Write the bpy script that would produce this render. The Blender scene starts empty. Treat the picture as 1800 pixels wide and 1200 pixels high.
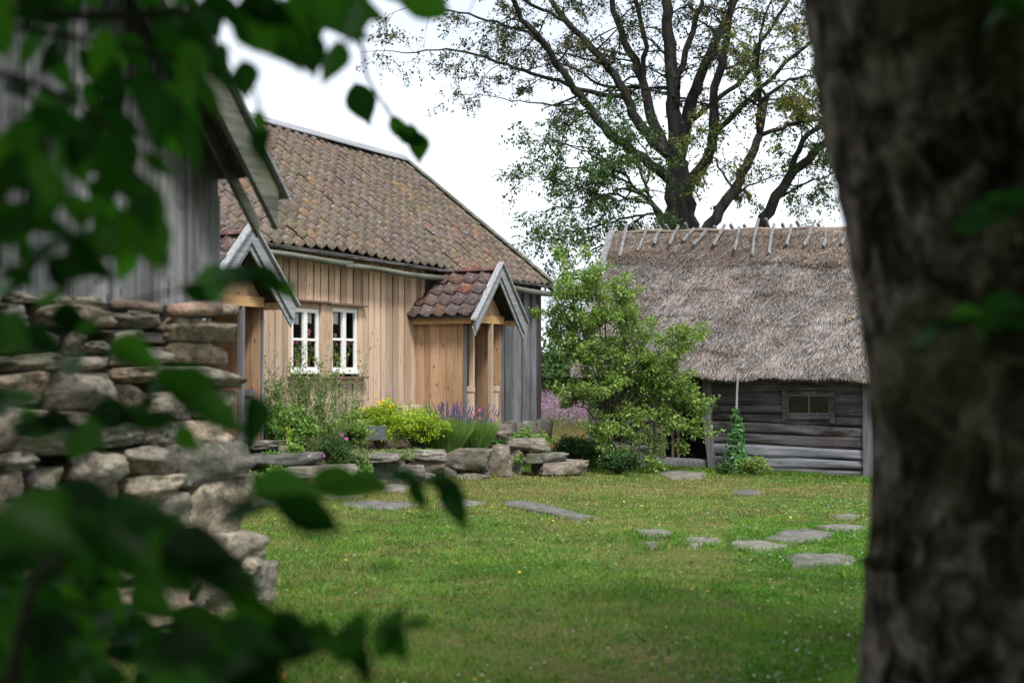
import bpy, math, random
import numpy as np
from mathutils import Vector, Matrix
R = math.radians
random.seed(7); rng = np.random.default_rng(11)
sc = bpy.context.scene
COL = sc.collection

# ------------------------------------------------------------------ camera
FPX = 2500.0                      # focal length in pixels of an 1800 px wide frame (50 mm lens)
CAMZ = 1.6
PITCH = math.atan(60 / FPX)
cam = bpy.data.cameras.new("camera"); cam_o = bpy.data.objects.new("camera", cam); COL.objects.link(cam_o)
cam_o.location = (0, 0, CAMZ); cam_o.rotation_euler = (math.pi / 2 + PITCH, 0, 0)
cam.sensor_width = 36; cam.lens = 50; cam.clip_start = 0.05; cam.clip_end = 3000
cam.dof.use_dof = True; cam.dof.focus_distance = 27.0; cam.dof.aperture_fstop = 2.0
sc.camera = cam_o

# ------------------------------------------------------------------ sky, sun, exposure
SUN_EL, SUN_ROT = R(55), R(160)
w = bpy.data.worlds.new("World"); sc.world = w; w.use_nodes = True
nt = w.node_tree; nt.nodes.clear()
out = nt.nodes.new("ShaderNodeOutputWorld"); bg = nt.nodes.new("ShaderNodeBackground")
sky = nt.nodes.new("ShaderNodeTexSky"); sky.sky_type = 'NISHITA'; sky.sun_disc = False
sky.sun_elevation = SUN_EL; sky.sun_rotation = SUN_ROT; sky.air_density = 1.0; sky.dust_density = 2.0
tc = nt.nodes.new("ShaderNodeTexCoord"); mp = nt.nodes.new("ShaderNodeMapping")
mp.inputs['Scale'].default_value = (1.2, 1.2, 5.0)
nz = nt.nodes.new("ShaderNodeTexNoise"); nz.inputs['Scale'].default_value = 2.2; nz.inputs['Detail'].default_value = 5
cr = nt.nodes.new("ShaderNodeValToRGB")
cr.color_ramp.elements[0].position = .36; cr.color_ramp.elements[0].color = (5.4, 5.9, 6.7, 1)
cr.color_ramp.elements[1].position = .62; cr.color_ramp.elements[1].color = (7.9, 8.2, 8.6, 1)
mx = nt.nodes.new("ShaderNodeMix"); mx.data_type = 'RGBA'; mx.inputs[0].default_value = .88
L = nt.links.new
L(tc.outputs['Generated'], mp.inputs[0]); L(mp.outputs[0], nz.inputs[0]); L(nz.outputs[0], cr.inputs[0])
L(sky.outputs[0], mx.inputs[6]); L(cr.outputs[0], mx.inputs[7]); L(mx.outputs[2], bg.inputs[0]); L(bg.outputs[0], out.inputs[0])
bg.inputs[1].default_value = .066
sl = bpy.data.lights.new("sun", 'SUN'); sl.energy = 1.5; sl.angle = R(11); sl.color = (1, .96, .9)
so = bpy.data.objects.new("sun", sl); COL.objects.link(so)
sd = Vector((math.sin(SUN_ROT) * math.cos(SUN_EL), math.cos(SUN_ROT) * math.cos(SUN_EL), math.sin(SUN_EL)))
so.rotation_euler = sd.to_track_quat('Z', 'Y').to_euler(); so.location = (0, -5, 30)
sc.view_settings.view_transform = 'Standard'; sc.view_settings.look = 'None'
sc.view_settings.exposure = 1.5; sc.view_settings.gamma = 1
sc.cycles.max_bounces = 6; sc.cycles.transparent_max_bounces = 8
sc.cycles.use_denoising = True

# ------------------------------------------------------------------ geometry helpers
def ray(px, py):
    dx, up = (px - 900) / FPX, -(py - 600) / FPX
    return np.array([dx, math.cos(PITCH) - up * math.sin(PITCH), math.sin(PITCH) + up * math.cos(PITCH)])
def at(px, py, Y):
    d = ray(px, py); return np.array([0, 0, CAMZ]) + d * (Y / d[1])
def sm(a, b, x):
    t = np.clip((x - a) / (b - a), 0, 1); return t * t * (3 - 2 * t)
def zg(x, y):
    x = np.asarray(x, float); y = np.asarray(y, float)
    z = -0.014 * np.clip(y - 9, 0, 30) - .03 * np.clip(x, -3, 8) * sm(12, 27, y)
    z = z + .13 * sm(-1.5, -4, x) * sm(14, 19, y) * (1 - sm(24, 30, y))
    z = z + .018 * np.sin(x * .9 + 1.3) * np.cos(y * .55) + .012 * np.sin(x * 2.3 + y * 1.1)
    return z
def ghit(px, py):
    d = ray(px, py); t = 10.0
    for _ in range(40):
        p = np.array([0, 0, CAMZ]) + d * t
        t = (float(zg(p[0], p[1])) - CAMZ) / d[2]
    p = np.array([0, 0, CAMZ]) + d * t; return p
class Frame:
    def __init__(s, o, th):
        s.o = np.array([o[0], o[1], 0.]); s.th = th
        s.u = np.array([math.cos(th), math.sin(th), 0]); s.n = np.array([-math.sin(th), math.cos(th), 0])
    def hit(s, px, py, t=0.):
        d = ray(px, py); c = np.array([0, 0, CAMZ])
        k = (t - np.dot(c - s.o, s.n)) / np.dot(d, s.n); p = c + d * k
        return np.array([np.dot(p - s.o, s.u), t, p[2]])
    def loc(s, p):
        p = np.asarray(p, float); return np.array([np.dot(p - s.o, s.u), np.dot(p - s.o, s.n), p[2]])
    def wor(s, p):
        return s.o + s.u * p[0] + s.n * p[1] + np.array([0, 0, p[2]])

class MB:
    """collects boxes, tubes, quads"""
    def __init__(s): s.v = []; s.f = []; s.n = 0
    def add(s, V, F):
        V = np.asarray(V, float).reshape(-1, 3)
        s.v.append(V); s.f += [tuple(int(i) + s.n for i in f) for f in F]; s.n += len(V)
    def hexa(s, c):           # 8 corners: bottom 4 ccw, top 4 ccw
        s.add(c, [(0, 3, 2, 1), (4, 5, 6, 7), (0, 1, 5, 4), (1, 2, 6, 5), (2, 3, 7, 6), (3, 0, 4, 7)])
    def box(s, x0, x1, y0, y1, z0, z1, j=0):
        c = np.array([(x0, y0, z0), (x1, y0, z0), (x1, y1, z0), (x0, y1, z0), (x0, y0, z1), (x1, y0, z1), (x1, y1, z1), (x0, y1, z1)], float)
        if j: c += rng.normal(0, j, c.shape)
        s.hexa(c)
    def prism(s, poly, axis_vec, closed=True):   # poly (k,3) extruded by vector
        P = np.asarray(poly, float); k = len(P); Q = P + np.asarray(axis_vec, float)
        F = [tuple(range(k))[::-1], tuple(range(k, 2 * k))] + [(i, (i + 1) % k, k + (i + 1) % k, k + i) for i in range(k)]
        s.add(np.vstack([P, Q]), F)
    def plank(s, a, b, wv, tv):   # from a to b, width vector, thickness vector
        a, b, wv, tv = [np.asarray(q, float) for q in (a, b, wv, tv)]
        s.hexa([a, a + wv, a + wv + tv, a + tv, b, b + wv, b + wv + tv, b + tv])
    def tube(s, pts, rad, seg=7, cap=True, wob=0.):
        pts = np.asarray(pts, float); n = len(pts); rad = np.broadcast_to(rad, (n,))
        V = []
        up = np.array([.13, .21, .97])
        for i in range(n):
            d = pts[min(i + 1, n - 1)] - pts[max(i - 1, 0)]; d = d / (np.linalg.norm(d) + 1e-9)
            a = np.cross(d, up)
            if np.linalg.norm(a) < .1: a = np.cross(d, (1, 0, 0))
            a /= np.linalg.norm(a); b = np.cross(d, a)
            for k in range(seg):
                an = 2 * math.pi * k / seg; r = rad[i] * (1 + (wob * math.sin(an * 3 + i * .9 + pts[0][0] * 7) if wob else 0))
                V.append(pts[i] + r * (math.cos(an) * a + math.sin(an) * b))
        F = [(i * seg + k, i * seg + (k + 1) % seg, (i + 1) * seg + (k + 1) % seg, (i + 1) * seg + k) for i in range(n - 1) for k in range(seg)]
        if cap: F += [tuple(range(seg))[::-1], tuple((n - 1) * seg + k for k in range(seg))]
        s.add(V, F)
    def build(s, name, mat, parent=None, smooth=False, bevel=0):
        V = np.vstack(s.v); me = bpy.data.meshes.new(name); me.from_pydata(V.tolist(), [], s.f); me.validate()
        return link(name, me, mat, parent, smooth, bevel)
def link(name, me, mat, parent=None, smooth=False, bevel=0):
    me.materials.append(mat)
    if smooth: me.polygons.foreach_set("use_smooth", [True] * len(me.polygons))
    me.update()
    o = bpy.data.objects.new(name, me); COL.objects.link(o)
    if parent is not None: o.parent = parent
    if bevel:
        b = o.modifiers.new("bevel", 'BEVEL'); b.width = bevel; b.segments = 2; b.limit_method = 'ANGLE'
    return o
def arr_mesh(name, V, polys, mat, parent=None, smooth=False):
    """V (n,3); polys list of int arrays (m,k)"""
    me = bpy.data.meshes.new(name); V = np.ascontiguousarray(V, dtype=np.float32)
    me.vertices.add(len(V)); me.vertices.foreach_set("co", V.ravel())
    idx = np.concatenate([p.ravel() for p in polys]).astype(np.int32)
    tot = np.concatenate([np.full(len(p), p.shape[1]) for p in polys]).astype(np.int32)
    st = np.concatenate([[0], np.cumsum(tot)[:-1]]).astype(np.int32)
    me.loops.add(len(idx)); me.loops.foreach_set("vertex_index", idx)
    me.polygons.add(len(tot)); me.polygons.foreach_set("loop_start", st)
    try: me.polygons.foreach_set("loop_total", tot)
    except Exception: pass
    me.update(calc_edges=True); me.validate()
    return link(name, me, mat, parent, smooth)
def tag(o, label=None, cat=None, group=None, kind=None):
    if label: o['label'] = label
    if cat: o['category'] = cat
    if group: o['group'] = group
    if kind: o['kind'] = kind
    return o
def thing(name, label, cat, loc=(0, 0, 0), rz=0, group=None):
    o = bpy.data.objects.new(name, None); COL.objects.link(o); o.empty_display_size = .2
    o.location = tuple(float(q) for q in loc); o.rotation_euler = (0, 0, rz)
    return tag(o, label, cat, group)

# ------------------------------------------------------------------ materials
def newmat(name):
    m = bpy.data.materials.new(name); m.use_nodes = True; t = m.node_tree; t.nodes.clear()
    o = t.nodes.new("ShaderNodeOutputMaterial"); p = t.nodes.new("ShaderNodeBsdfPrincipled")
    t.links.new(p.outputs[0], o.inputs[0]); return m, t, p, o
class NT:
    def __init__(s, t): s.t = t
    def n(s, kind, **kw):
        nd = s.t.nodes.new("ShaderNode" + kind)
        for k, v in kw.items():
            if k in nd.inputs.keys(): nd.inputs[k].default_value = v
            else: setattr(nd, k, v)
        return nd
    def l(s, a, b): s.t.links.new(a, b)
    def coords(s, scale, world=False, rand=0.):
        if world: src = s.n("NewGeometry").outputs['Position']
        else: src = s.n("TexCoord").outputs['Object']
        if rand:
            g = s.n("NewGeometry"); ml = s.n("VectorMath", operation='SCALE'); ml.inputs[0].default_value = (13, 7, 29)
            s.l(g.outputs['Random Per Island'], ml.inputs['Scale']); ad = s.n("VectorMath", operation='ADD')
            s.l(src, ad.inputs[0]); s.l(ml.outputs[0], ad.inputs[1]); src = ad.outputs[0]
        m = s.n("Mapping"); m.inputs['Scale'].default_value = scale; s.l(src, m.inputs[0]); return m.outputs[0]
    def noise(s, vec, scale, detail=4, rough=.55, dist=0):
        nd = s.n("TexNoise"); nd.inputs['Scale'].default_value = scale; nd.inputs['Detail'].default_value = detail
        nd.inputs['Roughness'].default_value = rough; nd.inputs['Distortion'].default_value = dist; s.l(vec, nd.inputs['Vector']); return nd.outputs[0]
    def ramp(s, fac, stops):
        r = s.n("ValToRGB"); e = r.color_ramp.elements
        while len(e) < len(stops): e.new(.5)
        for i, (p, c) in enumerate(stops):
            e[i].position = p; e[i].color = (c if hasattr(c, '__len__') else (c, c, c)) + (1,) if hasattr(c, '__len__') else (c, c, c, 1)
        s.l(fac, r.inputs[0]); return r.outputs[0]
    def mix(s, fac, a, b, mode='MIX'):
        m = s.n("Mix", data_type='RGBA', blend_type=mode)
        for sock, v in ((0, fac), (6, a), (7, b)):
            if hasattr(v, 'is_linked') or hasattr(v, 'links'): s.l(v, m.inputs[sock])
            elif sock == 0: m.inputs[0].default_value = v
            else: m.inputs[sock].default_value = tuple(v) + (1,)
        return m.outputs[2]
    def math(s, op, a, b=0.):
        m = s.n("Math", operation=op)
        for i, v in enumerate((a, b)):
            if hasattr(v, 'links'): s.l(v, m.inputs[i])
            else: m.inputs[i].default_value = v
        return m.outputs[0]
    def bump(s, p, h, strength, dist):
        b = s.n("Bump"); b.inputs['Strength'].default_value = strength; b.inputs['Distance'].default_value = dist
        s.l(h, b.inputs['Height']); s.l(b.outputs[0], p.inputs['Normal'])

def wood(name, stops, axis='z', grain=38, patch=None, knots=None, var=.25, stain=None, bump=.5, rough=.85, grey_low=None):
    m, t, p, o = newmat(name); N = NT(t)
    sc3 = {'z': (1, 1, .035), 'x': (.035, 1, 1), 'y': (1, .035, 1)}[axis]
    g = N.noise(N.coords(sc3, rand=1), grain, 6, .65, .4)
    c = N.ramp(g, stops)
    isl = N.n("NewGeometry").outputs['Random Per Island']
    c = N.mix(1, c, N.ramp(isl, [(0, 1 - var), (1, 1 + var * .35)]), 'MULTIPLY')
    big = N.noise(N.coords((1, 1, .4 if axis == 'z' else 1)), 1.6, 5, .6)
    if patch: c = N.mix(N.ramp(big, [(.42, 0.), (.68, 1.)]), c, N.mix(1, c, patch, 'MULTIPLY'))
    if stain:
        st = N.noise(N.coords((1, 1, 1) if axis != 'x' else (.35, 1, 1.2), rand=1), 4.2, 6, .6)
        c = N.mix(N.ramp(st, [(.56, 0.), (.68, .85)]), c, stain)
    if knots:
        v = N.n("TexVoronoi"); v.inputs['Scale'].default_value = 5.5
        N.l(N.coords({'z': (1.4, 1, .55), 'x': (.55, 1, 1.4), 'y': (1, .55, 1.4)}[axis], rand=1), v.inputs['Vector'])
        c = N.mix(N.ramp(v.outputs['Distance'], [(.07, .8), (.13, 0.)]), c, knots)
    if grey_low:   # bleached lower boards
        z0, z1, col = grey_low
        sx = N.n("SeparateXYZ"); N.l(N.n("TexCoord").outputs['Object'], sx.inputs[0])
        mr = N.n("MapRange"); mr.inputs['From Min'].default_value = z1; mr.inputs['From Max'].default_value = z0
        N.l(N.math('ADD', sx.outputs[2], N.math('MULTIPLY', big, .8)), mr.inputs[0])
        c = N.mix(N.math('MULTIPLY', mr.outputs[0], .75), c, N.mix(.5, c, col))
    crack = N.noise(N.coords(tuple(q * 1.0 for q in sc3), rand=1), grain * 2.6, 3, .7)
    c = N.mix(N.ramp(crack, [(.30, .75), (.40, 0.)]), c, tuple(q * .35 for q in stops[0][1]))
    N.l(c, p.inputs['Base Color']); p.inputs['Roughness'].default_value = rough; p.inputs['Specular IOR Level'].default_value = .25
    N.bump(p, N.math('ADD', g, N.math('MULTIPLY', crack, .6)), bump, .006)
    return m
PINE = wood("pine_boards", [(.28, (.38, .23, .13)), (.5, (.58, .415, .29)), (.72, (.69, .54, .41))], knots=(.17, .07, .03), var=.42,
            patch=(.86, .80, .76), grey_low=(1.0, 3.4, (.52, .45, .41)))
PINE_PORCH = wood("porch_pine_boards", [(.28, (.32, .185, .10)), (.5, (.48, .31, .19)), (.72, (.57, .40, .265))], knots=(.12, .045, .02), var=.28, patch=(.8, .72, .68))
PINE_X = wood("pine_beam", [(.28, (.36, .19, .08)), (.5, (.52, .32, .15)), (.72, (.6, .40, .21))], axis='x', knots=(.15, .06, .03), var=.15)
PINE_Y = wood("pine_plate", [(.28, (.36, .19, .08)), (.5, (.52, .32, .15)), (.72, (.6, .40, .21))], axis='y', knots=(.15, .06, .03), var=.15)
GREY = wood("weathered_boards", [(.3, (.10, .10, .11)), (.5, (.20, .205, .22)), (.72, (.32, .325, .345))], var=.35, patch=(.62, .60, .62))
GREYL = wood("silver_boards", [(.3, (.15, .155, .165)), (.5, (.27, .28, .295)), (.72, (.39, .40, .41))], var=.3, patch=(.75, .76, .72), grain=22)
GREYL2 = wood("store_boards", [(.3, (.13, .135, .14)), (.5, (.25, .255, .265)), (.72, (.37, .375, .38))], var=.35, patch=(.6, .6, .58), grain=16, knots=(.07, .07, .07), stain=(.10, .10, .095))
BARGE = wood("barge_wood", [(.3, (.17, .175, .19)), (.5, (.29, .30, .32)), (.72, (.41, .42, .44))], var=.2, grain=30, axis='x')
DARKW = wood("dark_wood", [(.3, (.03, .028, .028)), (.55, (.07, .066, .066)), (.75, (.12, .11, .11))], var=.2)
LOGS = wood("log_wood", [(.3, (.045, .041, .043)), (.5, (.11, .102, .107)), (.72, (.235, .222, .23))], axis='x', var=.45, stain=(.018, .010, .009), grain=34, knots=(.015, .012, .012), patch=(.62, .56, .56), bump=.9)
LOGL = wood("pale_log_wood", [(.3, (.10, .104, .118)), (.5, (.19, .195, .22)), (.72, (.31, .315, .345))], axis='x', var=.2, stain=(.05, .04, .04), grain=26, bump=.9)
POSTW = wood("post_wood", [(.3, (.075, .075, .08)), (.5, (.15, .15, .16)), (.72, (.25, .25, .265))], grain=30, var=.15)
MOSSW = wood("mossy_wood", [(.3, (.075, .08, .065)), (.5, (.17, .175, .15)), (.72, (.28, .28, .25))], axis='x', grain=12, var=.15, patch=(.5, .55, .38), bump=.9)
POLEW = wood("split_pole_wood", [(.3, (.11, .11, .115)), (.5, (.23, .23, .24)), (.72, (.38, .38, .395))], grain=20, var=.25)
BROWNW = wood("brown_wood", [(.3, (.10, .06, .045)), (.5, (.17, .115, .09)), (.72, (.24, .175, .14))], axis='x', var=.2)

def plain(name, col, rough=.7, metal=0, noise=.0, nscale=8, spec=.3):
    m, t, p, o = newmat(name); N = NT(t)
    if noise:
        f = N.noise(N.coords((1, 1, 1)), nscale, 5, .6)
        N.l(N.mix(1, col, N.ramp(f, [(.3, 1 - noise), (.7, 1 + noise)]), 'MULTIPLY'), p.inputs['Base Color'])
    else: p.inputs['Base Color'].default_value = tuple(col) + (1,)
    p.inputs['Roughness'].default_value = rough; p.inputs['Metallic'].default_value = metal; p.inputs['Specular IOR Level'].default_value = spec
    return m
WHITE = plain("white_paint", (.78, .78, .77), .5, noise=.06, nscale=20)
BLACKIN = plain("dark_interior", (.012, .011, .010), .95)
CURTAIN = plain("lace_curtain", (.72, .72, .72), .9, noise=.2, nscale=60)
POT = plain("terracotta", (.36, .13, .06), .8, noise=.2, nscale=25)
SLATE = plain("slate_plate", (.085, .095, .105), .55, noise=.45, nscale=9)
SOIL = plain("soil", (.06, .045, .03), .95, noise=.4)
PINK = plain("pink_petals", (.80, .30, .36), .6, noise=.15)
PURPLE = plain("lavender_petals", (.085, .065, .16), .7, noise=.25)
MAGENTA = plain("magenta_petals", (.55, .10, .45), .6, noise=.15)
FIREW = plain("fireweed_petals", (.44, .28, .38), .7, noise=.2)
SEED = plain("seed_heads", (.34, .32, .08), .8, noise=.3)
YELLOW = plain("yellow_petals", (.72, .52, .05), .6)
CLOVER = plain("clover_petals", (.62, .60, .52), .7)
STONEP = plain("pale_stone", (.36, .30, .24), .85, noise=.25, nscale=14)

def glassmat(name="window_glass", ior=1.35):
    m, t, p, o = newmat(name); N = NT(t)
    tr = N.n("BsdfTransparent"); tr.inputs[0].default_value = (.97, .98, .98, 1); gl = N.n("BsdfGlossy"); gl.inputs['Roughness'].default_value = .03
    fr = N.n("Fresnel"); fr.inputs[0].default_value = ior; ms = N.n("MixShader")
    bn = N.n("Bump"); bn.inputs['Strength'].default_value = .15; bn.inputs['Distance'].default_value = .01
    N.l(N.noise(N.coords((1, 1, 1)), 5, 1), bn.inputs['Height']); N.l(bn.outputs[0], gl.inputs['Normal'])
    N.l(fr.outputs[0], ms.inputs[0]); N.l(tr.outputs[0], ms.inputs[1]); N.l(gl.outputs[0], ms.inputs[2]); N.l(ms.outputs[0], o.inputs[0])
    return m
GLASS = glassmat(); GLASSB = glassmat("barn_glass", 1.5)

def stone_mat(name, stops, lichen=.5, rnd=True, moss=.0, scale=3.):
    m, t, p, o = newmat(name); N = NT(t)
    v = N.coords((1, 1, 1.6), rand=1)
    a = N.noise(v, scale, 8, .62, .3); c = N.ramp(a, stops)
    if rnd is True:
        isl = N.n("NewGeometry").outputs['Random Per Island']
        c = N.mix(1, c, N.ramp(isl, [(0, (.48, .50, .52)), (.3, (.95, .93, .88)), (.5, (1.3, 1.08, .93)), (.7, (.66, .67, .66)), (.85, (1.0, .95, .85)), (1, (1.4, 1.32, 1.18))]), 'MULTIPLY')
    if rnd == 'obj': c = N.mix(1, c, N.ramp(N.n("ObjectInfo").outputs['Random'], [(0, (.7, .7, .72)), (.5, (1., .98, .95)), (1, (1.3, 1.25, 1.15))]), 'MULTIPLY')
    s = N.noise(v, 26, 4, .7); c = N.mix(1, c, N.ramp(s, [(.3, .55), (.5, 1.), (.7, 1.3)]), 'MULTIPLY')
    li = N.noise(v, 7, 5, .6); c = N.mix(N.ramp(li, [(.62, 0.), (.67, lichen)]), c, (.50, .50, .46))
    dk = N.noise(v, 4.5, 6, .7); c = N.mix(N.ramp(dk, [(.36, .75), (.46, 0.)]), c, (.05, .047, .042))
    if moss:
        g = N.n("NewGeometry"); sx = N.n("SeparateXYZ"); N.l(g.outputs['Normal'], sx.inputs[0])
        mo = N.noise(v, 3.3, 5, .6)
        c = N.mix(N.math('MULTIPLY', N.ramp(mo, [(.5, 0.), (.6, moss)]), 1.), c, (.07, .085, .02))
    N.l(c, p.inputs['Base Color']); p.inputs['Roughness'].default_value = .9; p.inputs['Specular IOR Level'].default_value = .25
    N.bump(p, N.math('ADD', N.math('MULTIPLY', a, 2.), s), .8, .02)
    return m
STONE = stone_mat("field_stone", [(.3, (.15, .14, .125)), (.5, (.31, .28, .24)), (.7, (.52, .46, .39))], moss=.35)
STONE_T = stone_mat("terrace_stone", [(.3, (.08, .08, .077)), (.5, (.17, .167, .16)), (.7, (.30, .29, .275))], moss=.5)
FLAG = stone_mat("flagstone", [(.3, (.10, .096, .09)), (.5, (.17, .165, .155)), (.7, (.26, .25, .235))], lichen=.35, rnd='obj', moss=.45, scale=2.4)

def tile_mat(name="clay_tiles", moss=.7):
    m, t, p, o = newmat(name); N = NT(t)
    isl = N.n("NewGeometry").outputs['Random Per Island']
    c = N.ramp(isl, [(0, (.10, .070, .062)), (.22, (.14, .095, .080)), (.42, (.12, .092, .09)), (.62, (.165, .105, .085)), (.84, (.155, .122, .112)), (.95, (.18, .105, .078)), (1, (.24, .12, .072))])
    v = N.coords((1, 1, 1)); vr = N.coords((1, 1, 1), rand=1)
    c = N.mix(1, c, N.ramp(N.noise(vr, 9, 6, .65), [(.3, .6), (.7, 1.35)]), 'MULTIPLY')
    mo = N.noise(v, .8, 6, .65); mo2 = N.noise(vr, 6, 5, .7)
    c = N.mix(N.math('MULTIPLY', N.ramp(mo, [(.38, .08), (.58, 1.)]), N.ramp(mo2, [(.38, 0.), (.64, moss)])), c, (.13, .135, .06))
    li = N.noise(vr, 21, 4, .65); c = N.mix(N.ramp(li, [(.60, 0.), (.66, .7)]), c, (.42, .43, .42))
    dk = N.noise(vr, 12, 4, .65); c = N.mix(N.ramp(dk, [(.34, .7), (.42, 0.)]), c, (.035, .03, .03))
    N.l(c, p.inputs['Base Color']); p.inputs['Roughness'].default_value = .85; p.inputs['Specular IOR Level'].default_value = .3
    N.bump(p, N.noise(vr, 40, 4, .7), .4, .01)
    return m
TILE = tile_mat()

def leafmat(name, stops, trans=.35, rough=.5, spot=None, world_scale=1.2, dead=None, spec=.4):
    m, t, p, o = newmat(name); N = NT(t)
    isl = N.n("NewGeometry").outputs['Random Per Island']
    c = N.ramp(isl, stops)
    big = N.noise(N.coords((1, 1, 1), world=True), world_scale, 3, .5)
    c = N.mix(1, c, N.ramp(big, [(.3, .72), (.7, 1.25)]), 'MULTIPLY')
    if dead:
        thr, col = dead
        pp = N.math('FRACT', N.math('MULTIPLY', isl, 57.3)); s_ = N.math('ADD', N.math('MULTIPLY', pp, .55), N.math('MULTIPLY', N.noise(N.coords((1, 1, 1), world=True), .45, 3), .6))
        c = N.mix(N.ramp(s_, [(thr, 0.), (thr + .03, 1.)]), c, col)
    N.l(c, p.inputs['Base Color']); p.inputs['Roughness'].default_value = rough; p.inputs['Specular IOR Level'].default_value = spec
    tr = N.n("BsdfTranslucent"); N.l(N.mix(1, c, (1.15, 1.35, .55), 'MULTIPLY'), tr.inputs[0]); ms = N.n("MixShader"); ms.inputs[0].default_value = trans
    N.l(p.outputs[0], ms.inputs[1]); N.l(tr.outputs[0], ms.inputs[2]); N.l(ms.outputs[0], o.inputs[0])
    return m
HAZEL = leafmat("hazel_leaves", [(0, (.006, .036, .006)), (.5, (.022, .115, .013)), (1, (.09, .28, .03))], .5, .38, spec=.45)
MAPLE = leafmat("tree_leaves", [(0, (.018, .035, .012)), (.5, (.035, .06, .02)), (1, (.065, .095, .03))], .35, dead=(.72, (.15, .09, .03)), world_scale=.5)
BEECH = leafmat("green_tree_leaves", [(0, (.025, .06, .018)), (.5, (.045, .10, .025)), (1, (.08, .15, .035))], .35, world_scale=.7)
SHRUB = leafmat("shrub_leaves", [(0, (.10, .18, .035)), (.5, (.20, .31, .07)), (1, (.34, .44, .14))], .4, world_scale=1.6)
DARKB = leafmat("dark_bush_leaves", [(0, (.03, .075, .02)), (.6, (.055, .12, .03)), (1, (.09, .17, .04))], .3)
GOLD = leafmat("golden_leaves", [(0, (.18, .30, .02)), (.5, (.31, .44, .03)), (1, (.48, .55, .06))], .4, world_scale=4)
HERB = leafmat("herb_leaves", [(0, (.12, .18, .06)), (.5, (.22, .29, .11)), (1, (.33, .38, .17))], .35, world_scale=3)
LAVG = leafmat("lavender_leaves", [(0, (.10, .20, .04)), (.5, (.18, .32, .07)), (1, (.27, .40, .12))], .35, world_scale=3)
DRYG = leafmat("dry_grass", [(0, (.22, .16, .07)), (.6, (.38, .28, .14)), (1, (.48, .38, .22))], .35)
VINE = leafmat("hop_leaves", [(0, (.035, .11, .03)), (.6, (.06, .17, .045)), (1, (.10, .22, .06))], .35)
FALLEN = leafmat("fallen_leaves", [(0, (.20, .09, .03)), (.6, (.45, .25, .05)), (1, (.6, .42, .1))], .2)

def barkmat(name, stops, scale=6, moss=0., zs=.3):
    m, t, p, o = newmat(name); N = NT(t)
    v = N.coords((1, 1, zs)); a = N.noise(v, scale, 7, .65, .6); c = N.ramp(a, stops)
    b = N.noise(N.coords((1, 1, .7)), scale * 4, 5, .7); c = N.mix(1, c, N.ramp(b, [(.3, .5), (.7, 1.4)]), 'MULTIPLY')
    if moss: c = N.mix(N.ramp(N.noise(N.coords((1, 1, 1)), 1.4, 5, .6), [(.48, 0.), (.6, moss)]), c, (.06, .07, .02))
    N.l(c, p.inputs['Base Color']); p.inputs['Roughness'].default_value = .92; p.inputs['Specular IOR Level'].default_value = .15
    N.bump(p, N.math('ADD', a, N.math('MULTIPLY', b, .5)), 1., .03)
    return m
BARK = barkmat("tree_bark", [(.3, (.009, .008, .008)), (.5, (.024, .022, .021)), (.7, (.055, .052, .049))], 5, .15)
BARKN = barkmat("near_bark", [(.36, (.007, .006, .005)), (.43, (.035, .027, .021)), (.52, (.125, .098, .080)), (.63, (.34, .29, .25))], 11, .5, .7)
STEM = plain("stems", (.05, .042, .03), .85, noise=.3)
GSTEM = plain("green_stems", (.10, .16, .04), .7, noise=.2)

def strawmat(name, stops, dark=.6):
    m, t, p, o = newmat(name); N = NT(t)
    isl = N.n("NewGeometry").outputs['Random Per Island']; c = N.ramp(isl, stops)
    big = N.noise(N.coords((.8, 1, 1.6)), 1.1, 6, .65); c = N.mix(1, c, N.ramp(big, [(.3, .62), (.7, 1.22)]), 'MULTIPLY')
    b2 = N.noise(N.coords((.5, .5, 2.2)), 1.9, 4, .6); c = N.mix(N.ramp(b2, [(.5, 0.), (.66, .6)]), c, N.mix(1, c, (.72, .60, .50), 'MULTIPLY'))
    N.l(c, p.inputs['Base Color']); p.inputs['Roughness'].default_value = .9; p.inputs['Specular IOR Level'].default_value = .15
    return m
STRAW = strawmat("thatch_straw", [(0, (.05, .042, .037)), (.3, (.145, .122, .110)), (.65, (.26, .235, .218)), (1, (.45, .42, .40))])
STRAWR = strawmat("ridge_straw", [(0, (.10, .075, .058)), (.4, (.21, .16, .13)), (.75, (.31, .25, .21)), (1, (.46, .40, .35))])

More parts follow.
